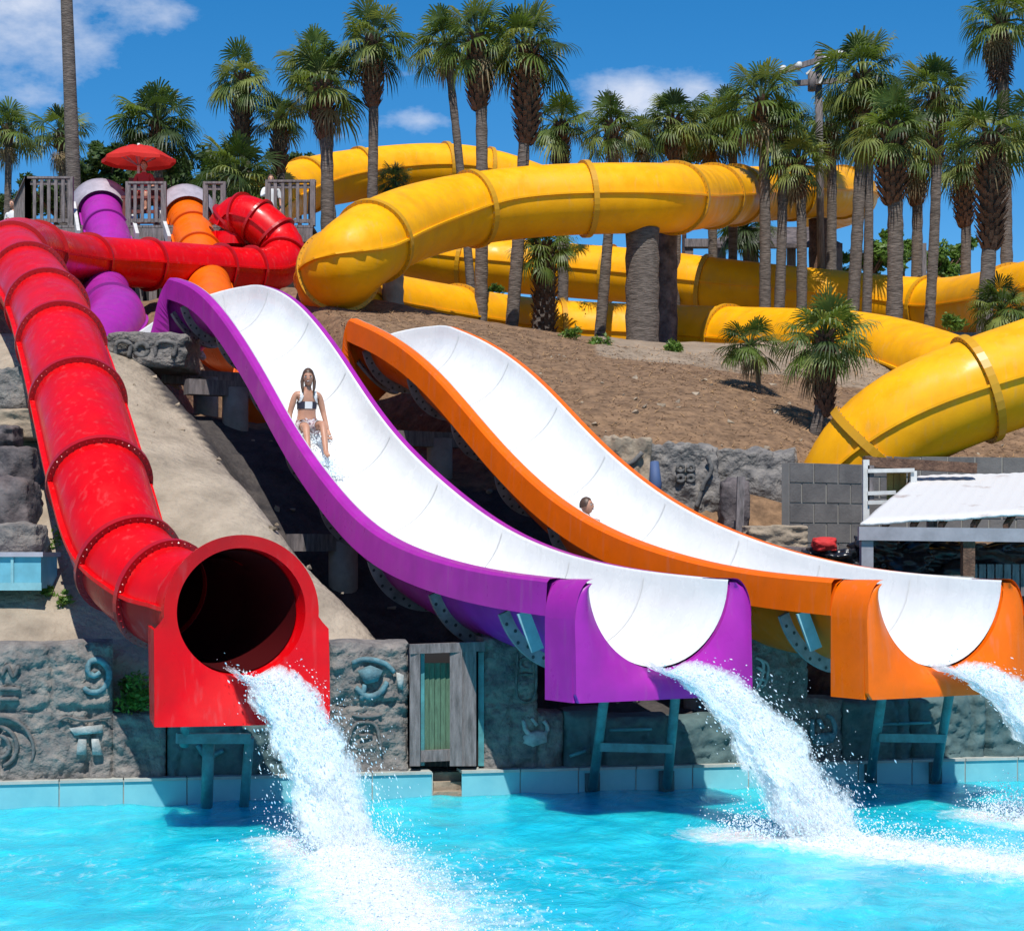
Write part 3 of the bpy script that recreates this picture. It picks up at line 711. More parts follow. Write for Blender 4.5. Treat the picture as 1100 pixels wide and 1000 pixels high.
rock_wall('tall grey rock pillar with pale bird relief, right of the wooden gate', [(520,578,684),(578,606,766)], [rockm], [
  ('line', glyphgrey, circ(565,712,6,8), .018), ('line', glyphgrey, circ(562,736,5,8), .018), ('line', glyphgrey, [(556,700),(574,700),(574,748),(556,748),(556,700)], .014), ('line', glyphgrey, [(558,724),(572,724)], .014),
  ('line', glyphpale, [(562,773),(564,782),(568,788),(576,790),(586,788),(588,780),(584,774)], .028), ('poly', glyphpale, [(562,790),(576,784),(589,786),(588,797),(572,803),(562,798)], .03), ('line', glyphpale, [(571,771),(577,779)], .022)])
rock_wall('low rock wall with shade in its dark teal colour, under the purple slide mouth', [(607,650,764),(650,720,770),(720,804,772)], [rockshade], [('line', teal, [(655,784),(700,783)], .02), ('line', teal, [(612,812),(630,806)], .02)])
rock_wall('grey rock pillar with white claw relief, between purple and orange mouths', [(806,869,682),(856,906,751)], [rockm], [
  ('line', glyphpale, [(812,706),(820,712),(817,732),(812,740)], .02), ('line', glyphpale, [(816,708),(825,714),(823,732),(818,738)], .018), ('line', glyphpale, [(813,716),(822,722)], .02), ('line', glyphpale, [(812,728),(822,730)], .02),
  ('line', glyph, [(873,772),(873,790),(880,797),(892,795),(897,784),(894,772),(888,768)], .03), ('poly', glyph, [(874,788),(897,786),(896,798),(874,799)], .03), ('line', glyph, [(879,772),(884,782)], .03)])
rock_wall('low rock wall with shade in its dark teal colour, under the orange slide mouth', [(907,980,752),(980,1060,748),(1060,1170,752)], [rockshade], [('line', teal, [(945,778),(1000,776)], .02)])

# wooden gate
def gate():
    c = wallP(480,820,.2); g = empty('wooden_gate', (c.x,c.y,.26), 'narrow weathered wooden gate with green boards between two rock walls', 'gate')
    def post(u, w, vt, vb, m, back, name, dz=.1):
        a = wallP(u, vb, back); b = wallP(u, vt, back); mb = MB(); mb.beam(a, Vector((a.x,a.y,b.z)), w, dz); mb.build(name, m, g)
    for u, w in ((446,.11),(490,.13),(504,.15)): post(u, w, 694, 822, wood, .1, 'post', .12)
    post(517,.06,700,822,teal,.2,'post')
    for u in (458,464,470,476,482): post(u, .055, 712, 812, woodgreen, .22, 'board', .03)
    for u in (454,): post(u,.04,700,822,teal,.18,'board',.03)
    mb = MB(); mb.beam(wallP(440,697,.08), wallP(520,694,.08), .1, .1); mb.build('top_rail', wood, g)
    mb = MB(); mb.beam(wallP(450,812,.16), wallP(496,810,.16), .06, .12); mb.build('bottom_rail', wood, g)
    b2 = MB(); a = wallP(441,823,.34); b = wallP(520,823,.34); q = [a,b,Vector((b.x,b.y,1.5)),Vector((a.x,a.y,1.5))]; b2.add(q+[x-wnorm*.05 for x in q], ((0,1,2,3),(7,6,5,4),(0,4,5,1),(1,5,6,2),(2,6,7,3),(3,7,4,0))); b2.build('dark_hollow_sheet', black, g)  # near-black sheet standing in for the dark hollow behind the gate
gate()

# ------------------------------------------------------------------ rocks and boulders
def rock(name, label, c, size, seed, m, rotz=0, cat='rock', group=None, n=14, rough=.13, boxy=.5):
    mb = MB(); M = Matrix.Rotation(rotz, 3, 'Z'); Vd = {}; vs = []; fs = []
    def vert(x, y, z):
        k = (round(x,5), round(y,5), round(z,5))
        if k not in Vd:
            p = Vector((x,y,z)); s = p.normalized(); q = p*boxy + s*(1-boxy)
            q = q*(1 + rough*noise.noise(q*1.6+Vector((seed,0,0))) + rough*.6*noise.noise(q*4+Vector((0,seed,0))))
            q = Vector((q.x*size[0]/2, q.y*size[1]/2, q.z*size[2]/2)); Vd[k] = len(vs); vs.append(Vector(c) + M @ q)
        return Vd[k]
    for ax in range(3):
        for sg in (-1, 1):
            for i in range(n):
                for j in range(n):
                    def f(a, b):
                        q = [0,0,0]; q[ax] = sg; q[(ax+1)%3] = -1+2*a/n; q[(ax+2)%3] = -1+2*b/n; return vert(*q)
                    r = (f(i,j), f(i+1,j), f(i+1,j+1), f(i,j+1)); fs.append(r if sg > 0 else r[::-1])
    mb.add(vs, fs, 0, True); o = mb.build(name, m, origin=c); tag(o, label, cat, group); return o
def prock(label, u0, u1, v0, v1, Y, m, seed, depth=.8, boxy=.7, name='rock', **k):
    a = P(u0, v1, Y); b = P(u1, v0, Y); c = (a+b)/2; c.y = Y + depth/2
    return rock(name, label, c, ((b.x-a.x)*1.08, depth, (b.z-a.z)*1.08), seed, m, boxy=boxy, **k)
cap = prock('oblong grey carved stone block under the purple tube bend', 116, 199, 358, 394, 26.6, rockm, 3, 1.2, .85, name='stone_block')
def relief_on(parent, pts, w, m):
    mb = MB(); mb.tube(catmull([P(*p) for p in pts], .04), w, 7); mb.build('carving', m, parent)
relief_on(cap, [(152+7*math.cos(a*.7), 376-7*math.sin(a*.7), 26.58) for a in range(10)], .04, glyphgrey)
relief_on(cap, [(123,386,26.58),(126,368,26.58),(140,370,26.58),(138,384,26.58)], .035, glyphgrey); relief_on(cap, [(166,384,26.6),(170,368,26.6),(188,370,26.6),(186,384,26.6)], .035, glyphgrey)
prock('weathered grey stone block at the left edge beside the red slide', -20, 29, 396, 443, 23.2, rockm, 5, .9, .9, name='stone_block')
prock('small pointed grey rock at the left edge above the flat grey boulder', -12, 14, 456, 480, 22.2, darkrock, 6, .6, .5)
prock('flat grey boulder on the left ledge above the dark round boulder', -15, 34, 480, 522, 21.6, darkrock, 8, .8, .8, name='boulder')
prock('dark round boulder at the left edge above the light blue box', -25, 30, 512, 588, 20.9, darkrock, 9, .8, .45, name='boulder')
prock('tan sloping rock resting on top of the light blue box', -20, 40, 562, 600, 20.3, rockm, 11, .6, .5)
prock('tan concrete ledge stone at the left edge just above the flat boulder', -20, 40, 440, 470, 22.7, tanrock, 12, .9, .85, name='ledge_stone')
def bluebox():
    c = P(20,636,19.7); r_ = empty('storage_box', (c.x,c.y,c.z), 'light blue box with raised panels at the left edge below the boulders', 'box')
    a = P(-40,632,19.7); b = P(44,598,19.7); mb = MB(); mb.box((a.x,19.7,a.z),(b.x,20.4,b.z)); mb.build('body', ltblue, r_)
    mb = MB(); mb.box((a.x-.02,19.66,b.z),(b.x+.03,20.44,b.z+.05)); mb.build('lid', greyhood, r_)
    mb = MB(); mb.box((a.x,19.68,a.z-.02),(b.x+.01,19.698,a.z+.06)); x=P(12,0,19.7).x; mb.box((x,19.68,a.z+.061),(x+.03,19.698,b.z-.002)); mb.build('trim', tealpale, r_)
bluebox()
def shrub(name, label, c, rad, nleaf, leaf, m, cat='shrub', group=None, seed=1, flat=.8, stems=True, core=.35):
    rnd = random.Random(seed); mb = MB(); c = Vector(c)
    root = empty(name, (c.x, c.y, c.z-rad*flat), label, cat, group)
    cl = [(c + Vector((rnd.gauss(0,.45), rnd.gauss(0,.45), rnd.gauss(0,.4)*flat))*rad, rad*rnd.uniform(.28,.55)) for _ in range(9)]
    for _ in range(nleaf):
        cc, rr = rnd.choice(cl); d = Vector((rnd.gauss(0,1), rnd.gauss(0,1), rnd.gauss(0,1))).normalized(); p = cc + d*rr*rnd.uniform(core,1.05)
        a = Vector((rnd.gauss(0,1), rnd.gauss(0,1), rnd.gauss(0,.6))).normalized(); b = (d*.7+Vector((rnd.gauss(0,.4),rnd.gauss(0,.4),.4))).cross(a).normalized(); s = leaf*rnd.uniform(.6,1.3)
        mb.add([p-a*s, p+b*s*.4, p+a*s, p-b*s*.4], [(0,1,2,3)], 0)
    mb.build('foliage', m, root)
    if stems:
        mb = MB()
        for k in range(5): 
            q = cl[k][0]; mb.tube([(c.x, c.y, c.z-rad*flat), ((c.x+q.x)/2, (c.y+q.y)/2, c.z-rad*.2), q], [rad*.05, rad*.035, rad*.02], 6)
        mb.build('stem', boots, root)
    return root
wc = wallP(147,744,.3); shrub('leafy_shrub', 'bright green leafy shrub growing on the low rock wall left of the red mouth', wc, .27, 900, .04, oakleaf[1], seed=4)
for i, (u, v, Y, r, lb) in enumerate(((62,562,21,.17,'small weedy plant in shade left of the red slide'), (52,632,20,.10,'tiny weed growing beside the light blue box'), (68,648,19.9,.10,'tiny weed below the light blue box on the concrete'))):
    p = P(u, v, Y); p.z = ground(p.x, p.y)+r*.5; shrub('weed', lb, p, r, 160, .035, oakleaf[1], cat='weed', seed=20+i, stems=False)

# ------------------------------------------------------------------ palms
def fan_leaf(mb, o, d, pet, fr_, droop, rnd, mi, nl=20):
    d = d.normalized(); side = d.cross(Vector((0,0,1)))
    if side.length < .1: side = Vector((1,0,0))
    side.normalize(); nrm = side.cross(d)
    mid = o + d*pet*.55; end = o + d*pet + Vector((0,0,-pet*.22*droop))
    mb.tube([o, mid, end], [.025,.018,.012], 3, mi, False, False)
    d2 = (end-mid).normalized(); tw = rnd.uniform(-.5,.5); side = (side*math.cos(tw)+nrm*math.sin(tw)); nrm = side.cross(d2).normalized()
    for i in range(nl):
        a = R(-105 + 210*(i+rnd.uniform(-.2,.2))/(nl-1)); q = d2*math.cos(a) + side*math.sin(a); ln = fr_*(1-.22*abs(a)/2)*rnd.uniform(.85,1.1)
        q = (q + nrm*(-.28*abs(math.sin(a)))).normalized()
        w = q.cross(nrm).normalized()*ln*.040
        m1 = end + q*ln*.5; m2 = end + q*ln*.8 + Vector((0,0,-ln*.16*droop)); tp = end + q*ln*.95 + Vector((0,0,-ln*.50*droop))
        mb.add([end, m1-w, m1+w, m2-w*.7, m2+w*.7, tp], ((0,1,2),(1,3,4,2),(3,5,4)), mi)
def crown_mesh(seed, nleaf=32, R_=1.0, dry=6, mix=(0,0,1,2), stub=False):
    rnd = random.Random(seed); mb = MB()
    for i in range(nleaf):
        t = i/nleaf; az = i*2.39996 + rnd.uniform(-.3,.3); el = R(86 - 118*t**.95 + rnd.uniform(-18,18))
        d = Vector((math.cos(az)*math.cos(el), math.sin(az)*math.cos(el), math.sin(el)))
        fan_leaf(mb, Vector((0,0,0)) + d*.05, d, R_*.54*rnd.uniform(.6,1.25), R_*.54*rnd.uniform(.8,1.2), .35+.7*t, rnd, rnd.choice(mix))
    for i in range(dry):
        az = rnd.uniform(0,6.28); el = R(rnd.uniform(-78,-45)); d = Vector((math.cos(az)*math.cos(el), math.sin(az)*math.cos(el), math.sin(el)))
        fan_leaf(mb, Vector((0,0,-.05)), d, R_*.38, R_*.42, 1.6, rnd, 3, 12)
    me_o = mb.build('crown', leaves+[dryleaf]); COL.objects.unlink(me_o); me = me_o.data; bpy.data.objects.remove(me_o); return me
CR = [crown_mesh(1), crown_mesh(2, 36, mix=(0,2,2,1)), crown_mesh(3, 28, mix=(0,1,1,2), dry=7), crown_mesh(4, 46, mix=(2,2,0), dry=3), crown_mesh(5, 36, mix=(0,0,2,1), dry=14)]
CR += [crown_mesh(6, 26, mix=(0,2,0,1), dry=9), crown_mesh(7, 38, mix=(0,1,2,2), dry=4), crown_mesh(8, 30, mix=(1,0,2), dry=10), crown_mesh(9, 42, mix=(2,0,2,1), dry=6)]
ALT = {0: (0,5,6), 1: (1,6,8), 2: (2,7,5), 3: (3,8), 4: (4,)}
def palm(label, u, v, rpx, Y, ub, vb, wpx, kind=0, bootpx=45, bootw=1.7, lean=0, skirt=0, group='palms on the hilltop'):
    if u > 780 and vb < 340 and 39 < Y < 47.5: Y = 47.5      # these stand behind the low yellow tube
    top = P(u, v, Y); base = P(ub, vb, Y); base.z = min(base.z, ground(base.x, base.y) - .15); rad = rpx*Y/2000*1.18*random.uniform(.94,1.08)
    root = empty('palm_tree', base, label, 'palm tree', group)
    c = bpy.data.objects.new('crown', CR[random.choice(ALT[kind])]); COL.objects.link(c); c.parent = root
    c.location = top-base; sc = rad; c.scale = (sc*random.uniform(.9,1.1),sc,sc*random.uniform(.92,1.15)); c.rotation_euler = (random.uniform(-.12,.12), random.uniform(-.12,.12), random.uniform(0,6.28))
    r = wpx*Y/4000*.98; mb = MB(); n = max(6, int((top.z-base.z)/.22)); pts = []; rs = []
    for i in range(n+1):
        t = i/n; p = base.lerp(top, t) + Vector((math.sin(t*2.6)*.06, 0, 0)); pts.append(p); rs.append(r*(1.12-.2*t)*(1+.035*((i%2)*2-1)+random.uniform(-.03,.03)) * (1.25 if i == 0 else 1))
    mb.tube(pts, rs, 12); mb.build('trunk', bark, root)
    if bootpx:
        bl = bootpx*1.3*Y/2000; mb = MB(); rnd = random.Random(int(u)); k = int(bl/.09); 
        for i in range(k):
            t = i/max(1,k-1); p0 = top - Vector((0,0,bl*(1-t)+.02)); env = r*(1.0+(bootw-1)*math.sin(math.pi*min(1,.15+t*.75)))
            for j in range(9):
                az = j*.698 + i*.35 + rnd.uniform(-.1,.1); d = Vector((math.cos(az), math.sin(az), 0)); s = Vector((-d.y, d.x, 0))
                q = p0 + d*env*.75; tip = p0 + d*(env*1.15+.05) + Vector((0,0,.16+rnd.uniform(0,.08)))
                mb.add([q-s*.07, q+s*.07, tip+s*.035, tip-s*.035, p0+d*env*.5-Vector((0,0,.05))], ((0,1,2,3),(0,4,1),(4,0,3,2)), 0)
        mb.tube([top-Vector((0,0,bl)), top-Vector((0,0,bl*.5)), top], [r, r*bootw*.8, r*bootw*.6], 10)
        mb.build('leaf_bases', boots, root)
    if skirt:
        mb = MB(); rnd = random.Random(9)
        for i in range(60):
            az = rnd.uniform(0,6.28); z = -rnd.uniform(0,skirt*Y/2000); d = Vector((math.cos(az)*.35, math.sin(az)*.35, -1)); fan_leaf(mb, top+Vector((0,0,z)), d, .35, .5, .3, rnd, 0, 9)
        mb.build('dead_skirt', boots, root)
    return root
PL = [
 ('palm cut by the left edge, its fronds above the low railing',8,142,34,50,2,240,8,0,10,1.5),
 ('palm left of the bare pole at the upper left',66,146,38,52,66,240,9,2,12,1.5),
 ('dense round dark palm behind the red umbrella',168,134,42,56,168,250,10,3,14,1.5),
 ('palm with thick brown leaf bases left of the tall pair, above the orange hood',260,86,36,50,266,250,12,0,52,1.9),
 ('smaller palm between the leaf-based palm and the tall leaning pair',300,128,28,50,298,250,9,2,45,1.9),
 ('wide bushy palm with a double-width trunk left of the highest yellow slide',348,96,48,44,350,250,14,2,40,1.5),
 ('palm standing just behind the wide bushy palm, its crown higher left',338,68,34,47,366,250,11,0,45,1.4),
 ('tall slim palm with brown neck beside the highest yellow slide',400,46,38,44,395,235,11,1,52,2.0),
 ('tall palm with bushy crown left of the two tallest in the middle',514,44,44,41.8,516,345,13,0,56,2.0),
 ('palm crown leaning out left of the two tallest in the middle',478,46,36,46,512,240,9,0,0,1),
 ('tall palm with the thickest brown trunk top, in the middle',566,52,46,41.6,548,352,13,0,78,2.3),
 ('low palm crown resting over the big yellow slide, right of the thick palm',603,136,38,50,603,300,11,2,40,1.5),
 ('round-headed palm second right of the thick palm, over the yellow slide',658,138,32,42.4,642,358,11,0,14,1.4),
 ('palm over the yellow slide at the wispy cloud',724,132,34,50,722,300,12,0,30,1.6),
 ('dark palm right beside the palm at the wispy cloud',762,146,36,52,765,300,10,1,20,1.5),
 ('large palm left of the floodlight pole',818,112,46,42,821,328,12,0,34,1.5),
 ('narrow palm behind the large palm left of the floodlight pole',840,140,34,46,834,328,11,2,34,1.3),
 ('shorter palm in front of the floodlight pole',858,176,34,41,860,322,11,2,30,1.5),
 ('palm right of the floodlight pole with crown high',926,84,42,46,912,308,13,0,70,1.8),
 ('palm with pale slim trunk close right of the high-crowned palm',932,130,36,44,929,315,10,1,36,1.4),
 ('broad palm with the darkest thick trunk right of the floodlight pole',958,140,46,40,960,350,17,0,60,1.9),
 ('slim straight palm between the broad dark palm and the shaggy palm',1006,104,42,42,997,355,11,1,56,1.6),
 ('shaggy palm with swollen brown trunk near the right edge',1064,150,46,38,1055,335,16,2,90,2.0),
 ('tallest palm at the right edge with a dead hanging skirt',1074,24,42,47,1082,330,13,4,20,1.2),
 ('palm cut by the right edge below the tallest palm',1112,130,36,45,1110,330,12,0,30,1.4),
 ('palm behind the large palm left of the floodlight pole, its crown lowest on the left',786,128,34,52,784,300,10,0,24,1.6),
 ('palm showing between the floodlight pole and the high-crowned palm',892,138,34,53,890,305,11,1,24,1.7),
 ('palm filling the gap between the broad dark palm and the slim straight palm',984,168,38,50,981,320,12,2,40,1.8),
 ('palm close left behind the shaggy palm, lower crown',1036,178,34,48,1034,330,11,0,50,2.0),
 ('low dark palm above the yellow slide between the two round-headed palms',692,150,26,53,690,300,9,1,12,1.5),
]
for q in PL:
    palm(*q[:8], kind=q[8], bootpx=q[9], bootw=q[10], skirt=48 if 'skirt' in q[0] else 0)
palm('young drooping palm under the big yellow slide, between trunks', 585, 268, 32, 42.2, 580, 358, 22, kind=4, bootpx=80, bootw=1.1, group=None)
palm('low shaggy palm on the brown mound in front of the yellow slides', 886, 366, 50, 29.5, 874, 462, 12, kind=4, bootpx=60, bootw=1.6, group=None)
palm('small palm frond clump left of the shaggy mound palm', 806, 372, 30, 31, 815, 420, 5, kind=2, bootpx=0, group=None)
palm('spiky low palm behind the deck between orange hood and red tube', 256, 190, 42, 49, 258, 240, 9, kind=0, bootpx=0, group=None)
palm('low palm at the right edge behind the near yellow slide', 1076, 334, 30, 36, 1076, 370, 6, kind=1, bootpx=0, group=None)
palm('small dark palm in front of the highest yellow slide', 424, 196, 20, 46, 424, 240, 6, kind=1, bootpx=0, group=None)
palm('dark palm seen through the gap under the big yellow slide', 800, 246, 26, 56, 800, 300, 8, kind=3, bootpx=0, group=None)

def oak(label, u, v, rpx, Y, seed, m=0, base=None, cat='tree', flat=.7, nleaf=3400):
    rnd = random.Random(seed); c = P(u, v, Y); rad = rpx*Y/2000*1.15; gz = min(base if base is not None else ground(c.x, c.y), c.z-rad*.6)
    root = empty('broadleaf_tree', (c.x,c.y,gz), label, cat); mb = MB(); cl = []
    for _ in range(22):
        q = Vector((rnd.gauss(0,.42), rnd.gauss(0,.42), rnd.gauss(0,.36)*flat)); cl.append((c+q*rad, rad*rnd.uniform(.14,.30)))
    for _ in range(nleaf):
        cc, rr = rnd.choice(cl); d = Vector((rnd.gauss(0,1), rnd.gauss(0,1), rnd.gauss(0,1)+.3)).normalized(); p = cc + d*rr*rnd.uniform(.5,1.1)
        a = Vector((rnd.gauss(0,1), rnd.gauss(0,1), rnd.gauss(0,.6))).normalized(); b = (d+Vector((rnd.gauss(0,.5),rnd.gauss(0,.5),.3))).cross(a).normalized(); s = rad*.085*rnd.uniform(.6,1.3)
        mb.add([p-a*s, p+b*s*.5, p+a*s, p-b*s*.5], [(0,1,2,3)], 0)
    mb.build('crown', oakleaf[m], root); mb = MB()
    mb.tube([(c.x,c.y,gz),(c.x,c.y,c.z-rad*.4),(c.x+.1,c.y,c.z)], [rad*.09,rad*.06,rad*.03], 8)
    for q, rr in cl[:9]: mb.tube([(c.x,c.y,c.z-rad*.45), ((c.x+q.x)/2,(c.y+q.y)/2,c.z-rad*.15), q], [rad*.04,rad*.03,rad*.012], 5)
    mb.build('trunk', boots, root)
for i, q in enumerate((('dark leafy tree behind the left railing',112,190,42,60,0), ('dark leafy tree behind the purple hood',60,214,36,62,0), ('dark leafy tree behind the umbrella pole',168,196,46,62,0), ('leafy tree behind the orange hood',225,196,42,60,0), ('small leafy tree left of the highest yellow slide',322,182,30,66,0),
   ('bright leafy tree seen between the trunks right of the floodlight pole',935,282,32,62,1), ('bright leafy tree between slim palm and shaggy palm',1008,282,30,60,1), ('bright leafy tree behind the broad dark palm',970,268,30,64,1), ('dark leafy tree under the yellow slide at the wispy cloud',735,158,30,64,0), ('leafy tree right behind the dark red tube top',290,206,30,58,0),
   ('dark leafy tree far left beyond the railing',20,226,30,66,0), ('leafy tree behind the lifeguard stand',195,215,36,58,0))):
    oak(q[0], q[1], q[2], q[3], q[4], 40+i, q[5])
for i, (u, v, Y, rp, lb) in enumerate(((610,360,36,12,'green ground plant at foot of the young drooping palm'),(645,370,35,15,'bright green plant left of the thick ribbed column'),(722,374,35.5,14,'bright green plant right of the thick ribbed column'),(628,336,44,14,'green bush seen under the rear yellow slide'),(530,310,46,12,'green bush between the two tall middle trunks'),(1030,345,37,16,'green bush left of the right-edge low palm'))):
    p = P(u, v, Y); rr = rp*Y/2000; shrub('green_plant', lb, p, rr, 420, rr*.2, oakleaf[1], cat='plant', seed=60+i, flat=.6, stems=False)

# ------------------------------------------------------------------ poles
mb = MB(); a = P(81,250,46); b = P(70,-40,46); mb.tube([a.lerp(b, i/12) for i in range(13)], [.19-.004*i for i in range(13)], 12); o = mb.build('bare_trunk', bark, origin=a); tag(o, 'tall bare grey trunk leaning at the upper left, cut by the top edge', 'trunk')
def flood():
    Y = 50; base = P(882,300,Y); r = empty('floodlight_pole', base, 'tall wooden pole with floodlights on crossarms among the right palms', 'light pole')
    mb = MB(); mb.tube([base, P(879,55,Y)], .10, 12); mb.build('pole', wood, r)
    for a, b in (((842,78,Y),(908,58,Y)), ((850,92,Y),(915,88,Y))):
        mb = MB(); mb.beam(P(*a)-Vector((0,.2,0)), P(*b)-Vector((0,.2,0)), .12, .14); mb.build('crossarm', wood, r)
    for u, v in ((843,72),(860,68),(890,60),(904,56)):
        p = P(u,v,Y-.3); mb = MB(); mb.tube([p, p+Vector((-.05,-.10,-.06)), p+Vector((-.1,-.22,-.16))], [.04,.08,.10], 10); mb.build('floodlight', whitepaint, r)
    mb = MB(); mb.tube([P(872,78,Y-.25), P(872,98,Y-.25)], .11, 10); mb.build('transformer', wood, r)
    for a, b in (((866,80),(880,68)),((892,72),(880,90))): 
        mb = MB(); mb.beam(P(*a,Y-.3), P(*b,Y-.3), .05, .05); mb.build('brace', whitepaint, r)
flood()
# ------------------------------------------------------------------ deck, railings, umbrella
def deck():
    Y0 = 43.5; zt = P(0,242,Y0).z; r = empty('wooden_deck', (P(180,0,Y0).x, Y0, zt-2), 'weathered wooden launch deck with railings at the top of the slides', 'deck')
    x0 = P(-40,0,Y0).x; x1 = P(336,0,Y0).x
    mb = MB(); x = x0
    while x < x1: mb.box((x,Y0,zt-.06),(min(x+.135,x1),Y0+7,zt)); x += .145
    mb.build('platform', wood, r)
    mb = MB(); mb.box((x0,Y0-.06,zt-.40),(x1,Y0-.002,zt-.08)); mb.build('fascia', wood, r)
    for u in (20,52,84,150,165,236,262,300,330):
        mb = MB(); p = P(u,0,Y0+.2); mb.box((p.x-.09,p.y-.09,6.5),(p.x+.09,p.y+.09,zt-.07)); mb.build('post', wood, r)
    def rail(u0, u1, Y, h, Y2=None, n=None, zb=zt):
        a = P(u0,0,Y); b = P(u1,0,Y2 or Y); a.z = b.z = zb; Lh = (b-a).length; mb = MB(); up = Vector((0,0,1))
        mb.beam(a+up*h, b+up*h, .16, .05); mb.beam(a+up*(h-.12), b+up*(h-.12), .04, .09); mb.beam(a+up*.12, b+up*.12, .04, .09)
        k = n or int(Lh/.15)
        for i in range(k+1):
            p = a.lerp(b, i/k); mb.beam(p+up*.08+Vector((0,-.045,0)), p+up*(h-.03)+Vector((0,-.045,0)), .075, .035)
        for p in (a, b): mb.beam(p, p+up*(h+.03), .12, .12)
        mb.build('railing', wood, r)
    rail(30, 76, Y0+.1, 1.12); rail(-30, 24, Y0+3, .5); rail(30, 18, Y0+.1, 1.12, Y0+3)
    rail(288, 336, Y0+.15, 1.05); rail(138, 176, Y0+.1, 1.0); rail(221,240, Y0+.1, 1.0); rail(336,334,Y0+.1,1.05,Y0+4); rail(76,140,Y0+5,1.1); rail(176,262,Y0+5,1.1)
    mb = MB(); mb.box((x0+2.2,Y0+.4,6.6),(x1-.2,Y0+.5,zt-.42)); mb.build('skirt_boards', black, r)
    return zt
DZ = deck()
def umbrella():
    Y = 45; base = P(149,0,Y); base.z = DZ; r = empty('umbrella', base, 'red scalloped umbrella over the lifeguard stand on the deck', 'umbrella')
    top = P(149,157,Y); edge = P(149,172,Y).z; rad = 40*Y/2000
    mb = MB(); n = 8; m = 6; rings_ = 7; V = []
    for k in range(rings_+1):
        t = k/rings_
        for j in range(n*m):
            a = 2*math.pi*j/(n*m); f = (j%m)/m; sag = 1 - .10*math.sin(math.pi*f)*t; rr = rad*t*sag
            z = top.z - (top.z-edge)*(t**1.5) + .05*math.sin(math.pi*f)*t*(1-t)*4 - (.0)
            V.append((top.x+rr*math.cos(a), top.y+rr*math.sin(a), z))
    for j in range(n*m):
        f = (j%m)/m; V.append((V[rings_*n*m+j][0], V[rings_*n*m+j][1], edge-.07-.03*math.sin(math.pi*f)))
    q = n*m
    mb.add(V, [(k*q+j, k*q+(j+1)%q, (k+1)*q+(j+1)%q, (k+1)*q+j) for k in range(rings_+1) for j in range(q)], 0, False); mb.build('canopy', umbr, r)
    mb = MB(); mb.tube([(base.x,base.y,DZ),(base.x,base.y,top.z+.06)], .035, 10); mb.build('pole', whitepaint, r)
    for j in range(n):
        a = 2*math.pi*j/n; mb = MB(); mb.tube([(base.x,base.y,edge-.15),(base.x+rad*.55*math.cos(a),base.y+rad*.55*math.sin(a),top.z-.22)], .012, 5); mb.build('rib', greyhood, r)
umbrella()
def guard_stand():
    Y = 44.6; c = P(154,0,Y); r = empty('lifeguard_stand', (c.x,Y,DZ), 'dark red wooden lifeguard stand under the umbrella', 'lifeguard stand')
    for sx_ in (-.4,.4):
        for sy in (-.35,.35):
            mb = MB(); mb.beam((c.x+sx_,Y+sy,DZ),(c.x+sx_*.9,Y+sy,DZ+.75), .09, .09); mb.build('leg', rust, r)
    mb = MB(); mb.box((c.x-.45,Y-.4,DZ+.76),(c.x+.45,Y+.4,DZ+.82)); mb.build('seat', rust, r)
    mb = MB(); mb.box((c.x-.42,Y+.33,DZ+.83),(c.x+.42,Y+.38,DZ+1.4)); mb.build('backrest', rust, r)
    for sx_ in (-.43,.43): mb = MB(); mb.box((c.x+sx_-.03,Y-.38,DZ+.99),(c.x+sx_+.03,Y+.32,DZ+1.03)); mb.build('armrest', rust, r)
    for z in (.2,.45): mb = MB(); mb.beam((c.x-.4,Y-.36,DZ+z),(c.x+.4,Y-.36,DZ+z), .05,.08); mb.build('crosspiece', rust, r)
guard_stand()

# ------------------------------------------------------------------ people
STAND = dict(pelvis=(0,0,0), waist=(0,.0,.14), chest=(0,.01,.36), neck=(0,0,.53), headb=(0,.01,.60), shL=(-.17,0,.46), elL=(-.23,-.01,.20), wrL=(-.24,.06,-.03), shR=(.17,0,.46), elR=(.23,-.01,.20), wrR=(.24,.06,-.03),
   hipL=(-.09,0,-.06), knL=(-.10,.02,-.46), anL=(-.10,-.02,-.86), toL=(-.11,.12,-.92), hipR=(.09,0,-.06), knR=(.10,.02,-.46), anR=(.10,-.02,-.86), toR=(.11,.12,-.92))
RAD = dict(pelvis=(.15,.11), waist=(.125,.09), chest=(.15,.10), neck=(.055,.055), headb=(.05,.055), shL=.058, elL=.040, wrL=.027, hipL=.088, knL=.056, anL=.036, toL=.03)
EDG = [('pelvis','waist'),('waist','chest'),('chest','neck'),('neck','headb'),('chest','shL'),('shL','elL'),('elL','wrL'),('chest','shR'),('shR','elR'),('elR','wrR'),('pelvis','hipL'),('hipL','knL'),('knL','anL'),('anL','toL'),('pelvis','hipR'),('hipR','knR'),('knR','anR'),('anR','toR')]
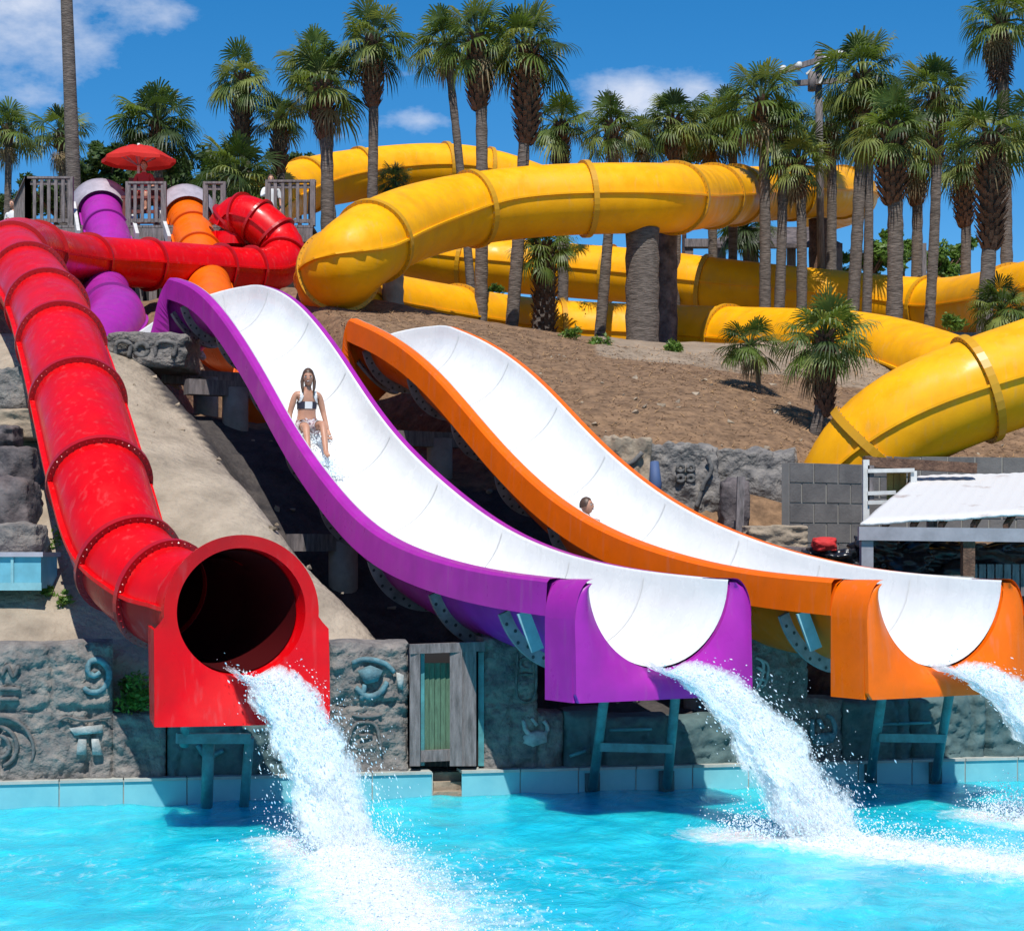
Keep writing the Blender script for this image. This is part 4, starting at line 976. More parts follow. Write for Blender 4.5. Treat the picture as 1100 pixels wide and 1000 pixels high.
def person(label, loc, rz, pose, sc=1.0, clothes=(), hair='short', headrot=(0,0,0), skinm=skin):
    J = dict(STAND); J.update(pose); names = list(J)
    me = bpy.data.meshes.new('skel'); me.from_pydata([J[k] for k in names], [(names.index(a), names.index(b)) for a, b in EDG], [])
    ob = bpy.data.objects.new('skel', me); COL.objects.link(ob); ob.modifiers.new('s', 'SKIN'); sub = ob.modifiers.new('u', 'SUBSURF'); sub.levels = 2; sub.render_levels = 2
    for i, k in enumerate(names):
        kk = k if k in RAD else k[:-1]+'L'; r = RAD[kk]; me.skin_vertices[0].data[i].radius = r if isinstance(r, tuple) else (r, r)
        me.skin_vertices[0].data[i].use_root = (k == 'pelvis')
    dg = bpy.context.evaluated_depsgraph_get(); ev = bpy.data.meshes.new_from_object(ob.evaluated_get(dg)); bpy.data.objects.remove(ob)
    mb = MB(); bv = [v.co.copy() for v in ev.vertices]; bn = [v.normal.copy() for v in ev.vertices]; bf = [tuple(p.vertices) for p in ev.polygons]
    mb.add(bv, bf, 0, True)
    # head
    hc = Vector(J['headb']) + Matrix.Rotation(headrot[0],3,'X') @ Vector((0,.015,.09)); HR = Matrix.Rotation(headrot[2],3,'Z') @ Matrix.Rotation(headrot[0],3,'X')
    def hp(x, y, z): return hc + HR @ Vector((x,y,z))
    V = []; nu, nv = 20, 14
    for i in range(nv+1):
        ph = math.pi*i/nv
        for j in range(nu):
            th = 2*math.pi*j/nu; x = math.sin(ph)*math.cos(th); y = math.sin(ph)*math.sin(th); z = math.cos(ph)
            wx = .076*(1 - .22*max(0,-z)**1.2); wy = .092*(1 - .10*max(0,-z)); yy_ = y*wy + (.012*max(0,-z) if y > 0 else 0)
            if y > .85 and -.45 < z < .1: yy_ += .020*max(0, 1-abs(x)/.3)*(1-abs(z+.2)/.35 if abs(z+.2)<.35 else 0)
            V.append(hp(x*wx, yy_, z*.115))
    mb.add(V, [(i*nu+j, (i+1)*nu+j, (i+1)*nu+(j+1)%nu, i*nu+(j+1)%nu) for i in range(nv) for j in range(nu)], 0, True)
    def ball(c, r, mi, s=(1,1,1), n=8):
        V = [c + HR @ Vector((r*s[0]*math.sin(math.pi*i/5)*math.cos(2*math.pi*j/n), r*s[1]*math.sin(math.pi*i/5)*math.sin(2*math.pi*j/n), r*s[2]*math.cos(math.pi*i/5))) for i in range(6) for j in range(n)]
        mb.add(V, [(i*n+j, (i+1)*n+j, (i+1)*n+(j+1)%n, i*n+(j+1)%n) for i in range(5) for j in range(n)], mi, True)
    for sg in (-1,1):
        ball(hp(sg*.031,.080,.008), .015, 1, (1.25,.7,.7)); ball(hp(sg*.031,.0905,.008), .0075, 2); ball(hp(sg*.031,.080,.018), .016, 2, (1.2,.7,.25)); ball(hp(sg*.077,.0,-.005), .020, 0, (.4,.8,1.3)); ball(hp(sg*.030,.083,.028), .014, 2, (1.3,.4,.22))
    ball(hp(0,.086,-.052), .026, 3, (1.15,.42,.40)); ball(hp(0,.096,-.022), .015, 0, (.8,1,1.1)); ball(hp(0,.0945,-.050), .018, 1, (1.15,.35,.24))
    # hands
    for s, sg in (('L',-1),('R',1)):
        w = Vector(J['wr'+s]); e = Vector(J['el'+s]); d = (w-e).normalized(); sd_ = d.cross(Vector((0,1,0))); 
        if sd_.length < .2: sd_ = d.cross(Vector((0,0,1)))
        sd_.normalize(); nn = sd_.cross(d).normalized()
        palm_c = w + d*.05
        mb.tube([w-d*.01, w+d*.03, w+d*.07, w+d*.095], [.024,.030,.034,.024], 8, 0)
        for k, (off, ln) in enumerate(((-.027,.062),(-.009,.074),(.009,.070),(.026,.055))):
            a = w + d*.085 + sd_*off; b = a + d*ln*.5 + nn*.008; c_ = b + d*ln*.42 + nn*.018; mb.tube([a, b, c_], [.0095,.009,.007], 6, 0)
        a = w + d*.035 + sd_*.026; mb.tube([a, a+d*.02+sd_*.026, a+d*.052+sd_*.032], [.012,.010,.008], 6, 0)
    M = Matrix.Translation(loc) @ Matrix.Rotation(rz, 4, 'Z') @ Matrix.Scale(sc, 4)
    def xf(m_): m_.v = [tuple(M @ Vector(v)) for v in m_.v]; return m_
    eyew = whitecloth; body = xf(mb).build('person', [skinm, eyew, hairm, rust], origin=loc); tag(body, label, 'person')
    for nm, mt, pred in clothes:
        c = MB(); used = {}; fs = []; mis = []
        for f in bf:
            ce = sum((bv[i] for i in f), Vector())/len(f); r_ = pred(ce)
            if r_ is None or r_ is False: continue
            fs.append(tuple(used.setdefault(i, len(used)) for i in f)); mis.append(0 if r_ is True else r_)
        vv = [None]*len(used)
        for i, k in used.items(): vv[k] = bv[i] + bn[i]*.010
        c.v = [tuple(v) for v in vv]; c.f = fs; c.m = mis; c.s = [True]*len(fs)
        if fs: xf(c).build(nm, mt, body)
    h = MB(); V = []; nu, nv = 24, 12; vmax = math.pi*(.62 if hair != 'short' else .55)
    for i in range(nv+1):
        ph = vmax*i/nv
        for j in range(nu):
            th = 2*math.pi*j/nu; y = math.sin(th); k = 1.0 if y < .3 else (1 - .48*min(1,(y-.3)/.5)); p2 = ph*k
            x = math.sin(p2)*math.cos(th); yv = math.sin(p2)*math.sin(th); z = math.cos(p2); q = 1.10 + .03*noise.noise(Vector((x*4,yv*4,z*4)))
            V.append(hp(x*.078*q, yv*.094*q-.006, z*.115*q+.004))
    h.add(V, [(i*nu+j, (i+1)*nu+j, (i+1)*nu+(j+1)%nu, i*nu+(j+1)%nu) for i in range(nv) for j in range(nu)], 0, True)
    if hair == 'long':
        for sg in (-1, 1): h.tube([hp(sg*.066,-.01,.03), hp(sg*.084,.0,-.06), hp(sg*.080,.03,-.14), hp(sg*.07,.07,-.21)], [.022,.026,.022,.012], 8)
        h.tube([hp(0,-.08,.0), hp(0,-.085,-.09), hp(0,-.07,-.16)], [.06,.055,.03], 8)
    xf(h).build('hair', hairm, body)
    return body
def on_flume(F, s, side, lift):
    c = F.M0 - F.d*s + F.c*side; hw = F.wf(s)/2; depth = (F.w/2)*(1+F.wf(s)/F.w)/2*.98*math.sqrt(max(0, 1-(side/hw)**2)); slope = (F.z(s+.2)-F.z(s-.2))/.4
    return Vector((c.x, c.y, F.z(s) - depth*math.sqrt(1+slope*slope)*1.0 + lift)), slope
wl, wsl = on_flume(purF, WOMAN_S := 8.15, .02, .15)
sit = dict(waist=(0,-.02,.14), chest=(0,.0,.36), neck=(0,.02,.52), headb=(0,.035,.585), shL=(-.165,.0,.45), elL=(-.235,-.02,.19), wrL=(-.27,.08,-.05), shR=(.165,.0,.45), elR=(.24,-.01,.19), wrR=(.28,.10,-.06),
   hipL=(-.09,.03,-.03), knL=(-.12,.40,.02), anL=(-.10,.66,-.40), toL=(-.10,.79,-.44), hipR=(.09,.03,-.03), knR=(.12,.42,-.02), anR=(.15,.70,-.42), toR=(.16,.83,-.46))
def suit(c):
    if abs(c.x) > .16 or c.y < -.3: return None
    if .235 < c.z < .34: return 1 if abs(c.x) > .055 else 0
    if .34 <= c.z < .47 and (.075 < abs(c.x) < .115): return 0
    if c.y < 0 and .24 < c.z < .34: return 1
    return None
person('woman in a navy and white swimsuit with long wet hair riding down the purple slide', wl, R(20)+math.pi, sit, .98,
   (('swim_top', [whitecloth, navy], suit), ('swim_skirt', [floral], lambda c: c.z < .10 and c.z > -.12 and c.y < .26 and abs(c.x) < .2)), 'long', (R(-6),0,R(-14)))
cl_, _s = on_flume(orF, CHILD_S := 5.6, -.36, .30)
rec = dict(waist=(0,-.12,.08), chest=(0,-.26,.22), neck=(0,-.33,.37), headb=(0,-.32,.44), shL=(-.15,-.27,.30), elL=(-.2,-.20,.08), wrL=(-.16,0,.06), shR=(.15,-.27,.30), elR=(.2,-.20,.08), wrR=(.16,0,.06),
   hipL=(-.08,.03,-.03), knL=(-.1,.38,.02), anL=(-.08,.72,-.26), toL=(-.08,.82,-.22), hipR=(.08,.03,-.03), knR=(.1,.38,.02), anR=(.08,.72,-.26), toR=(.08,.82,-.22))
person('child with short dark hair lying low in the orange slide, mostly hidden by its rim', cl_, R(31)+math.pi, rec, .9, (('swim_shorts', [navy], lambda c: c.z < .12 and c.y < .3 and c.y > -.1),), 'short', (R(8),0,R(35)))
shirt = lambda c: (.0 < c.z < .52 and abs(c.x) < .26 and (abs(c.x) < .17 or c.z > .25)); shorts = lambda c: -.42 < c.z < .05
person('man in a white shirt standing behind the right deck railing', Vector((P(291,0,46.5).x, 46.5, DZ+.96)), R(190), dict(elR=(.22,.12,.25), wrR=(.1,.26,.32)), 1.03, (('shirt', [whitecloth], shirt), ('shorts', [navy], shorts)))
person('person in a white top standing at the far left behind the low railing', Vector((P(14,0,47.5).x, 47.5, DZ+.55)), R(160), dict(elL=(-.22,.1,.25), wrL=(-.1,.25,.25)), 1.0, (('shirt', [whitecloth], shirt), ('shorts', [whitecloth], shorts)))
seat = dict(knL=(-.12,.42,.0), anL=(-.12,.44,-.42), toL=(-.12,.58,-.46), knR=(.12,.42,.0), anR=(.12,.44,-.42), toR=(.12,.58,-.46), wrL=(-.16,.28,.08), wrR=(.16,.28,.08), elL=(-.23,.05,.18), elR=(.23,.05,.18))
person('lifeguard in red seated under the red umbrella', Vector((P(154,0,44.6).x, 44.7, DZ+.95)), R(180), seat, 1.0, (('shirt', [redcloth], shirt), ('shorts', [redcloth], lambda c: c.z < .08 and c.y < .3 and c.z > -.2)))

# ------------------------------------------------------------------ right side: rock face, block wall, hut
for i, (u0,u1,v0,v1,Y,lb,m) in enumerate(((644,700,476,580,26.0,'tan grey rock face left part, next to the orange slide',tanrock),(698,772,482,580,26.3,'grey carved rock face middle part below the mound',rockm),(768,852,486,575,26.8,'rough grey rock face part against the block wall',rockm))):
    q = prock(lb, u0, u1, v0, v1, Y, m, 30+i, 1.2, .88, n=40, rough=.16, cat='rock face', name='cliff_rock')
    if i == 1:
        for u, v in ((731,503),(742,503),(731,514),(742,514)): relief_on(q, [(a, b, Y-.06) for a, b in circ(u, v, 3.5, 8)], .03, glyphgrey)
        relief_on(q, [(760,490,Y-.06),(764,505,Y-.06),(756,520,Y-.06),(748,545,Y-.06)], .035, glyphgrey)
    if i == 0:
        relief_on(q, [(660,490,Y-.06),(668,500,Y-.06),(680,496,Y-.06),(690,486,Y-.06)], .035, glyphgrey)
mb = MB(); mb.tube([P(703,538,25.7), P(704,520,25.65), P(703,496,25.7)], [.07,.09,.06], 8); tag(mb.build('wrapped_post', navy if False else mat('blue_wrap', (.05,.09,.20), .7), origin=P(703,538,25.7)), 'short dark blue wrapped post against the rock face', 'post')
mb = MB(); mb.beam(P(794,575,25.2), P(796,512,25.2), .10, .10); tag(mb.build('wooden_post', wood, origin=P(794,575,25.2)), 'leaning grey wooden post before the dark hollow in the rock face', 'post')
prock('dark rock standing in for the shaded opening behind the leaning grey post', 776, 806, 515, 572, 25.6, darkrock, 44, .5, .6)  # dark rock put in place of the opening's shade
prock('pale flat stone slab right of the leaning post, above dark logs', 806, 866, 565, 588, 23.6, tanrock, 45, .9, .85, name='stone_slab')
prock('low dark stone under the pale slab beside the orange slide', 796, 874, 588, 612, 23.4, darkrock, 46, .8, .8)
prock('rubble stone left of the pale slab', 770, 808, 572, 600, 24.2, rockm, 47, .7, .6)
def blockwall(u0, u1, vt, zb, Y, label, du=0):
    a = P(u0, vt, Y); b = P(u1, vt+du, Y+.6); H = a.z - zb; r = empty('block_wall', (a.x, a.y, zb), label, 'wall')
    d = Vector((b.x-a.x, b.y-a.y, 0)); Lh = d.length; d.normalize(); nn = Vector((d.y, -d.x, 0)); mb = MB(); m2 = MB()
    rows = int(H/.27); bh = H/rows
    for j in range(rows):
        x = -.2*(j%2)
        while x < Lh:
            x0 = max(0, x); x1 = min(Lh, x+.40)
            if x1-x0 > .05:
                o = random.uniform(0,.008); p = Vector((a.x,a.y,zb+j*bh)) + d*(x0+.008) + nn*o; w = x1-x0-.016
                q = [p, p+d*w, p+d*w-nn*.2, p-nn*.2]; h = Vector((0,0,bh-.016)); mb.add(q+[k+h for k in q], ((0,1,5,4),(4,5,6,7),(1,2,6,5),(3,0,4,7)))
            x += .41
    mb.build('blocks', blockm, r)
    p = Vector((a.x,a.y,zb)) - nn*.012; q = [p, p+d*Lh, p+d*Lh-nn*.17, p-nn*.17]; m2.add(q+[k+Vector((0,0,H-.012)) for k in q], ((0,1,5,4),(4,5,6,7),(1,2,6,5),(3,0,4,7))); m2.build('mortar', mortar, r)
blockwall(848, 934, 496, 1.9, 25.4, 'grey concrete block wall beside the rough rock face')
blockwall(930, 1200, 489, 1.9, 26.4, 'long grey concrete block wall behind the white roof', -12)
def hut():
    c = P(1010,620,22.5); g = ground(c.x, c.y); r = empty('hut', (c.x,c.y,g), 'open wooden hut with white sheet roof and grey beam at the right edge', 'hut')
    A_, B_, C_, D_ = P(924,562,22), P(1190,546,22), P(1190,505,24.6), P(986,511,24.6); n = 60; V = []
    for i in range(n+1):
        for k in range(9):
            t = i/n; f = A_.lerp(B_, t); b = D_.lerp(C_, t); p = f.lerp(b, k/8); p.z += .004*math.sin(i*1.7) + .02*noise.noise(p*2); V.append(p)
    for i in range(n+1):
        for k in range(9): V.append(V[i*9+k] - Vector((0,0,.03)))
    o = (n+1)*9; mb = MB(); mb.add(V, [(i*9+k,(i+1)*9+k,(i+1)*9+k+1,i*9+k+1) for i in range(n) for k in range(8)] + [(o+i*9+k,o+i*9+k+1,o+(i+1)*9+k+1,o+(i+1)*9+k) for i in range(n) for k in range(8)] + [(i*9,o+i*9,o+(i+1)*9,(i+1)*9) for i in range(n)] + [(k,k+1,o+k+1,o+k) for k in range(8)], 0, True)
    mb.build('roof', roofwhite, r)
    grey = mat('grey_painted_beam', (.30,.29,.32), .7, var=.3)
    mb = MB(); mb.beam(P(922,573,22), P(1190,576,22), .10, .16); mb.build('beam', grey, r)
    for u in (931,1040,1150): mb = MB(); p = P(u,581,22.05); mb.box((p.x-.07,22,g-.6),(p.x+.07,22.14,p.z)); mb.build('post', grey if u < 1000 else boots, r)
    for u in (1000,1110): mb = MB(); p = P(u,0,24.6); mb.box((p.x-.06,24.5,g-.3),(p.x+.06,24.6,3.55)); mb.build('post', wood, r)
    for u in (950,980,1010,1045,1080): 
        mb = MB(); mb.beam(P(u,566,22.06), P(u+30,516,24.5), .06, .07); mb.build('rafter', boots, r)
    mb = MB(); mb.beam(P(935,618,21.9), P(1045,624,21.9), .08, .10); mb.build('low_rail', concrete, r)
    mb = MB(); 
    for i in range(14): u = 1046+i*9; a = P(u,640,22.3); b = P(u,606,22.3); mb.beam(a, b, .08, .03)
    mb.build('fence_boards', wood, r)
    for i in range(9): 
        pass
    mb = MB(); 
    for i in range(12): u = 940+i*8; mb.beam(P(u,640,22.1), P(u,618,22.1), .075, .03)
    mb.build('low_boards', concrete, r)
hut()
def rack():
    c = P(985,560,24.2); r = empty('wooden_rack', (c.x,24.2,c.z), 'grey timber rack with dark top beam and yellow boards beside the white roof', 'rack')
    for u, v0, v1, m in ((930,494,562,whitepaint),(981,506,540,whitepaint),(935,500,540,wood)): mb = MB(); mb.beam(P(u,v1,24.2), P(u,v0,24.2), .08, .08); mb.build('post', m, r)
    mb = MB(); mb.beam(P(928,496,24.25), P(1048,503,24.25), .16, .13); mb.build('top_beam', boots, r)
    for v in (506,530,540): mb = MB(); mb.beam(P(932,v,24.15), P(982 if v == 506 else 962,v-1,24.15), .05, .05); mb.build('shelf_rail', whitepaint, r)
    for u in (956,963,970,979): mb = MB(); mb.beam(P(u,545,24.4), P(u,508,24.4), .08, .03); mb.build('board', mat('yellow_board', (.45,.27,.06), .7, var=.5, scale=7), r)
rack()
for i, (u0,u1,v0,v1,Y,lb) in enumerate(((872,925,590,622,22.6,'crumpled black tarp heap left of the hut post'),(930,1000,576,618,22.9,'large crumpled black tarp under the hut roof'),(990,1110,585,625,23.2,'black tarp heap at the right inside the hut'))):
    prock(lb, u0, u1, v0, v1, Y, tarp, 70+i, .8, .6, name='tarp', rough=.5, cat='tarp', n=22)
prock('red cloth bundle on the black tarp beside the pale slab', 876, 900, 577, 592, 22.5, redcloth, 75, .4, .5, name='cloth_bundle', cat='bundle')
def pavilion():
    Y = 58; c = P(800,262,Y); r = empty('pavilion', (c.x,Y,7.5), 'dark timber pavilion seen beneath the big yellow slide', 'pavilion')
    for u in (740,775,810,850,900,990): mb = MB(); mb.beam(P(u,320,Y), P(u,262,Y), .25, .25); mb.build('post', wood, r)
    mb = MB(); mb.beam(P(735,262,Y), P(860,262,Y), .4, .25); mb.build('beam', wood, r)
    mb = MB(); a, b, d_, e = P(762,262,Y-1), P(790,244,Y+1), P(870,244,Y+1), P(905,262,Y-1); mb.add([a,b,d_,e,a+Vector((0,0,-.12)),b+Vector((0,0,-.12)),d_+Vector((0,0,-.12)),e+Vector((0,0,-.12))], ((0,1,2,3),(7,6,5,4),(0,4,5,1),(1,5,6,2),(2,6,7,3),(3,7,4,0))); mb.build('roof', darkrock, r)
pavilion()

# ------------------------------------------------------------------ water pouring and foam
def watermat(name, sc, lo, hi, stretch):
    m = bpy.data.materials.new(name); m.use_nodes = True; t = m.node_tree; b = t.nodes['Principled BSDF']; b.inputs['Base Color'].default_value = (.95,.97,.98,1); b.inputs['Roughness'].default_value = .5
    tcn = t.nodes.new('ShaderNodeUVMap'); at = t.nodes.new('ShaderNodeVertexColor'); at.layer_name = 'Col'
    mp = t.nodes.new('ShaderNodeNewGeometry')
    nz = t.nodes.new('ShaderNodeTexNoise'); nz.inputs['Scale'].default_value = sc; nz.inputs['Detail'].default_value = 8; nz.inputs['Roughness'].default_value = .75
    ma = t.nodes.new('ShaderNodeMapping'); ma.inputs['Scale'].default_value = stretch; t.links.new(mp.outputs['Position'], ma.inputs[0]); t.links.new(ma.outputs[0], nz.inputs['Vector'])
    ad = t.nodes.new('ShaderNodeMath'); ad.operation = 'ADD'; se = t.nodes.new('ShaderNodeSeparateColor'); t.links.new(at.outputs[0], se.inputs[0]); t.links.new(se.outputs[0], ad.inputs[0]); t.links.new(nz.outputs[0], ad.inputs[1])
    mr = t.nodes.new('ShaderNodeMapRange'); mr.inputs[1].default_value = lo; mr.inputs[2].default_value = hi; t.links.new(ad.outputs[0], mr.inputs[0]); t.links.new(mr.outputs[0], b.inputs['Alpha'])
    bp = t.nodes.new('ShaderNodeBump'); bp.inputs['Distance'].default_value = .02; t.links.new(nz.outputs[0], bp.inputs['Height']); t.links.new(bp.outputs[0], b.inputs['Normal'])
    return m
sheetm = watermat('falling_water', 17, .78, 1.10, (1,1,.16)); foamm = watermat('foam_surface', 7, .98, 1.22, (1,1,1))
dropm = mat('droplets', (.92,.96,.98), .5, spec=.2, trans=(.92,.97,1)); dropm2 = mat('blue_droplets', (.6,.85,.93), .4, spec=.2, trans=(.6,.85,.95))
for m_ in (dropm, dropm2): m_.node_tree.nodes['Mix Shader'].inputs[0].default_value = .6
mistm = watermat('spray_mist', 30, 1.0, 1.25, (1,1,.4))
for m_ in (sheetm, mistm):
    t_ = m_.node_tree; b_ = t_.nodes['Principled BSDF']; tr_ = t_.nodes.new('ShaderNodeBsdfTranslucent'); tr_.inputs[0].default_value = (.95,.98,1,1)
    tp_ = t_.nodes.new('ShaderNodeBsdfTransparent'); al = b_.inputs['Alpha'].links[0].from_socket; t_.links.remove(b_.inputs['Alpha'].links[0])
    m1 = t_.nodes.new('ShaderNodeMixShader'); m1.inputs[0].default_value = .55; t_.links.new(b_.outputs[0], m1.inputs[1]); t_.links.new(tr_.outputs[0], m1.inputs[2])
    m2 = t_.nodes.new('ShaderNodeMixShader'); t_.links.new(al, m2.inputs[0]); t_.links.new(tp_.outputs[0], m2.inputs[1]); t_.links.new(m1.outputs[0], m2.inputs[2])
    t_.links.new(m2.outputs[0], t_.nodes['Material Output'].inputs[0])
def setcol(o, vals):
    ca_ = o.data.color_attributes.new('Col', 'FLOAT_COLOR', 'POINT')
    for i, v in enumerate(vals): ca_.data[i].color = (v, v, v, 1)
def drop(mb, p, d, s, ln, mi=0):
    d = d.normalized(); a = d.orthogonal().normalized(); b = d.cross(a)
    mb.add([p+d*s*ln, p+a*s, p+b*s, p-a*s, p-b*s, p-d*s*ln], ((0,1,2),(0,2,3),(0,3,4),(0,4,1),(5,2,1),(5,3,2),(5,4,3),(5,1,4)), mi)
def jet(label, p0, v0, width, across, seed, nd_=9000, ucurve=.12, land=0):
    rnd = random.Random(seed); g = 9.81; T = (v0.z + math.sqrt(v0.z**2 + 2*g*p0.z))/g; r = empty('water_jet', (p0.x,p0.y,0), label, 'water jet')
    pos = lambda t, s: p0 + v0*t + Vector((0,0,-g*t*t/2)) + across*(s*width*(1+.30*t/T)) + Vector((0,0,ucurve*s*s*4*(1-.6*t/T)))
    mb = MB(); cols = []
    for ly in range(3):
        nt_, ns = 46, 22; V = []; off = Vector((rnd.uniform(0,9), 0, 0))
        for i in range(nt_+1):
            t = T*i/nt_*1.0
            for j in range(ns+1):
                s = (j/ns-.5); k = .03+.13*(i/nt_); q = pos(t, s*(1-.04*ly)) + v0.normalized()*(-.05*ly - .10*ly*i/nt_)
                nv_ = noise.noise_vector(Vector((q.x*4, q.y*4, q.z*2))+off) + noise.noise_vector(Vector((q.x*12, q.y*12, q.z*6))+off)*.4; q += Vector((nv_.x*k, nv_.y*k, nv_.z*k*.6)); V.append(q)
                cols.append(.86 - 2.6*abs(s)**2.4 - .10*(i/nt_) - .03*ly)
        mb.add(V, [(i*(ns+1)+j, (i+1)*(ns+1)+j, (i+1)*(ns+1)+j+1, i*(ns+1)+j+1) for i in range(nt_) for j in range(ns)], 0, True)
    o = mb.build('stream', sheetm, r); setcol(o, cols)
    mb = MB(); cols = []
    for ly in range(3):
        nt_, ns = 40, 24; V = []; off = Vector((rnd.uniform(0,9), 3, 0))
        for i in range(nt_+1):
            f = i/nt_; t = T*f
            for j in range(ns+1):
                s_ = (j/ns-.5)*(1.2+.7*f); q = pos(t, s_) + v0.normalized()*(.10-.12*ly)*f
                nv_ = noise.noise_vector(Vector((q.x*5, q.y*5, q.z*3))+off); q += nv_*(.02+.10*f); V.append(q)
                cols.append(.66 - .9*abs(2*(j/ns)-1)**2 - .10*ly)
        mb.add(V, [(i*(ns+1)+j, (i+1)*(ns+1)+j, (i+1)*(ns+1)+j+1, i*(ns+1)+j+1) for i in range(nt_) for j in range(ns)], 0, True)
    o = mb.build('mist', mistm, r); setcol(o, cols)
    mb = MB()
    for _ in range(nd_):
        f = rnd.random()**.75; t = T*f; sg = .20+.20*f; s = max(-.95,min(.95,rnd.gauss(0, sg))); out = .02 + .085*f
        q = pos(t, s) + Vector((rnd.gauss(0,out), rnd.gauss(0,out), rnd.gauss(0,out*1.0))) 
        if q.z < .01: continue
        vel = v0 + Vector((rnd.gauss(0,.5), rnd.gauss(0,.5), -g*t+rnd.gauss(0,.8)))
        drop(mb, q, vel, rnd.choice((.0025,.003,.004,.005,.008)), rnd.uniform(1.2,3.2), 0 if rnd.random() < .8 else 1)
    sp = mb.build('spray', [dropm, dropm2], r); sp['kind'] = 'stuff'
    return pos(T, 0)
land1 = jet('white water gushing from the round red slide mouth', P(272,728,17.05), Vector((1.9,-2.4,-.1)), .50, Vector((math.cos(R(12)), math.sin(R(12)), 0)), 1, nd_=5500)
pb = purF.M0 + purF.d*.12; land2 = jet('white water gushing from the purple slide lip', Vector((pb.x+.04, pb.y, 1.40)), purF.d*3.5+Vector((.75,0,-.2)), .56, purF.c, 2, nd_=5500)
ob_ = orF.M0 + orF.d*.12; land3 = jet('white water gushing from the orange slide lip, cut by the right edge', Vector((ob_.x+.04, ob_.y, 1.36)), orF.d*3.5+Vector((.6,0,-.2)), .56, orF.c, 3, nd_=5500)
f1, f2, f3 = land1, land2, land3
TR = [([f1+Vector((-.35,.55,0)), f1+Vector((-.05,0,0)), f1+Vector((.2,-1.1,0)), f1+Vector((.55,-2.4,0)), f1+Vector((.95,-4.6,0))], .50, 1.05),
      ([f2+Vector((-.75,.45,0)), f2+Vector((-.1,.1,0)), f2+Vector((.7,-.6,0)), f2+Vector((1.6,-1.7,0)), f2+Vector((2.8,-3.2,0))], .48, 1.0),
      ([f3+Vector((-.9,1.0,0)), f3+Vector((-.1,.1,0)), f3+Vector((1.2,-1.0,0))], .45, .8)]
TRAILS = [(p, a*1.7, b*1.5, .58) for p, a, b in TR] + [(p, a*.9, b*.8, .85) for p, a, b in TR]
TRAILS += [([Vector((-4.6,15.5,0)), Vector((-2.5,14.2,0)), Vector((-.5,13.4,0))], 1.6, 1.8, .16), ([Vector((-.5,15.5,0)), Vector((1.2,14.2,0)), Vector((2.0,12.6,0))], 1.5, 1.6, .17), ([Vector((2.6,18.4,0)), Vector((4.2,17.0,0)), Vector((5.6,15.8,0))], .6, .9, .2)]
make_water()
def foam():
    rnd = random.Random(5); mb = MB(); dm = MB()
    for pts, w0, w1 in TR:
        pts = catmull(pts, .035); n = len(pts); m = 60; V = []
        for i, p in enumerate(pts):
            t = i/(n-1); w = w0+(w1-w0)*t; tg = (pts[min(i+1,n-1)]-pts[max(i-1,0)]).normalized(); sd_ = Vector((tg.y,-tg.x,0))
            for j in range(m+1):
                s = 2*j/m-1; q = p + sd_*(s*w); env = (1-abs(s)**1.6)*min(1, t*6+.15)*(1-t)**.6
                a = noise.noise(Vector((q.x*2.2,q.y*2.2,1)))*.5 + noise.noise(Vector((q.x*6,q.y*6,2)))*.35 + abs(noise.noise(Vector((q.x*14,q.y*14,3))))*.45 + noise.noise(Vector((q.x*30,q.y*30,4)))*.2
                q.z = -.03 + .10*env + .13*env*a - .06*(1-env)
                V.append(q)
        mb.add(V, [(i*(m+1)+j, i*(m+1)+j+1, (i+1)*(m+1)+j+1, (i+1)*(m+1)+j) for i in range(n-1) for j in range(m)], 0, True)
        for _ in range(6500):
            t = rnd.random()**1.5; i = int(t*(n-1)); p = pts[i]; tg = (pts[min(i+1,n-1)]-pts[max(i-1,0)]).normalized(); w = w0+(w1-w0)*t
            q = p + Vector((tg.y,-tg.x,0))*rnd.gauss(0,w*.5) + tg*rnd.gauss(0,.15); q.z = .02+abs(rnd.gauss(0, .13*(1-.75*t)))
            drop(dm, q, Vector((rnd.gauss(0,1),rnd.gauss(0,1),rnd.gauss(0,1))), rnd.choice((.004,.005,.006,.009)), rnd.uniform(.8,1.5), 0)
    o = mb.build('foam', mat('foam_white', (.90,.94,.95), .6, bump=.02, bscale=30, trans=(.8,.9,.92))); tag(o, 'white churning foam on the turquoise pool', 'foam', kind='stuff')
    o2 = dm.build('droplets', [dropm], o); o2['kind'] = 'stuff'
foam()

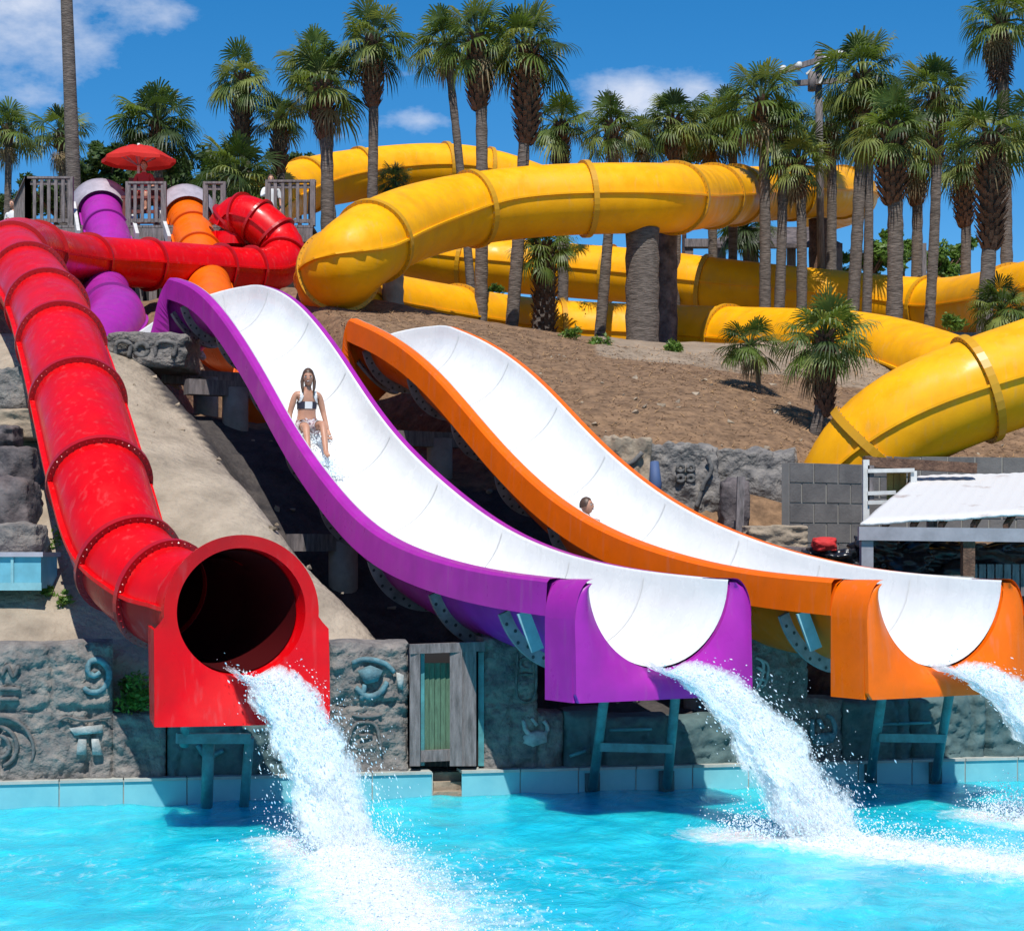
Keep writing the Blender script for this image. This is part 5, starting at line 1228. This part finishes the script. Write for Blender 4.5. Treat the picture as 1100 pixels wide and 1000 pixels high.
def litter():
    rnd = random.Random(11); mb = MB(); m2 = MB()
    for _ in range(11000):
        x = rnd.uniform(-3.5, 9); y = rnd.uniform(26.8, 36); u = 550+2000*x/y
        if x < orF.M0.x + orF.d.x*(-((y-orF.M0.y)/-orF.d.y)) + 1.2 and y < 31: continue
        z = ground(x, y) if rnd.random() < 1 else 0; a = rnd.uniform(0, 3.14); ln = rnd.uniform(.05,.2); d = Vector((math.cos(a), math.sin(a), rnd.uniform(-.3,.5))).normalized(); w = Vector((-d.y, d.x, 0))*.008; p = Vector((x,y,z+.012))
        mb.add([p-w, p+w, p+d*ln+w*.4, p+d*ln-w*.4], [(0,1,2,3)], 0 if rnd.random() < .7 else 1)
    o = mb.build('pine_straw', [mat('straw', (.34,.20,.09), .9), mat('dark_straw', (.11,.055,.025), .9)]); tag(o, 'brown pine straw litter on the mound', 'straw', kind='stuff')
    for _ in range(420):
        x = rnd.uniform(-7, 9); y = rnd.uniform(20.6, 33); z = ground(x, y); s_ = rnd.choice((.02,.03,.04,.07)); V = [Vector((x,y,z)) + Vector((rnd.gauss(0,1),rnd.gauss(0,1),rnd.gauss(0,.7))).normalized()*s_*rnd.uniform(.7,1.3) for _ in range(8)]
        bm = bmesh.new(); [bm.verts.new(v) for v in V]; bmesh.ops.convex_hull(bm, input=bm.verts); bm.verts.ensure_lookup_table(); idx = {v: i for i, v in enumerate(bm.verts)}
        m2.add([v.co for v in bm.verts], [tuple(idx[v] for v in f.verts) for f in bm.faces]); bm.free()
    tag(m2.build('loose_stones', tanrock), 'loose stones scattered on the slope', 'stones', kind='stuff')
litter()

def splash(c, n, sp, seed, label):
    rnd = random.Random(seed); mb = MB()
    for _ in range(n):
        q = c + Vector((rnd.gauss(0,sp), rnd.gauss(0,sp), abs(rnd.gauss(0,sp*.55)))) - Vector((0,0,.0))
        q += purF.d*0; drop(mb, q, Vector((rnd.gauss(0,1),rnd.gauss(0,1),rnd.gauss(0,1))), rnd.choice((.004,.006,.009,.013)), rnd.uniform(.8,1.6), 0)
    tag(mb.build('splash', [dropm]), label, 'splash', kind='stuff')
for q_, n_, s_ in ((8.15-.55, 900, .10), (8.15-.75, 700, .10), (8.0, 500, .16)):
    p_, _z = on_flume(purF, q_, .0, .03); splash(p_, n_, s_, int(q_*10), 'water splashing round the feet of the woman on the purple slide')
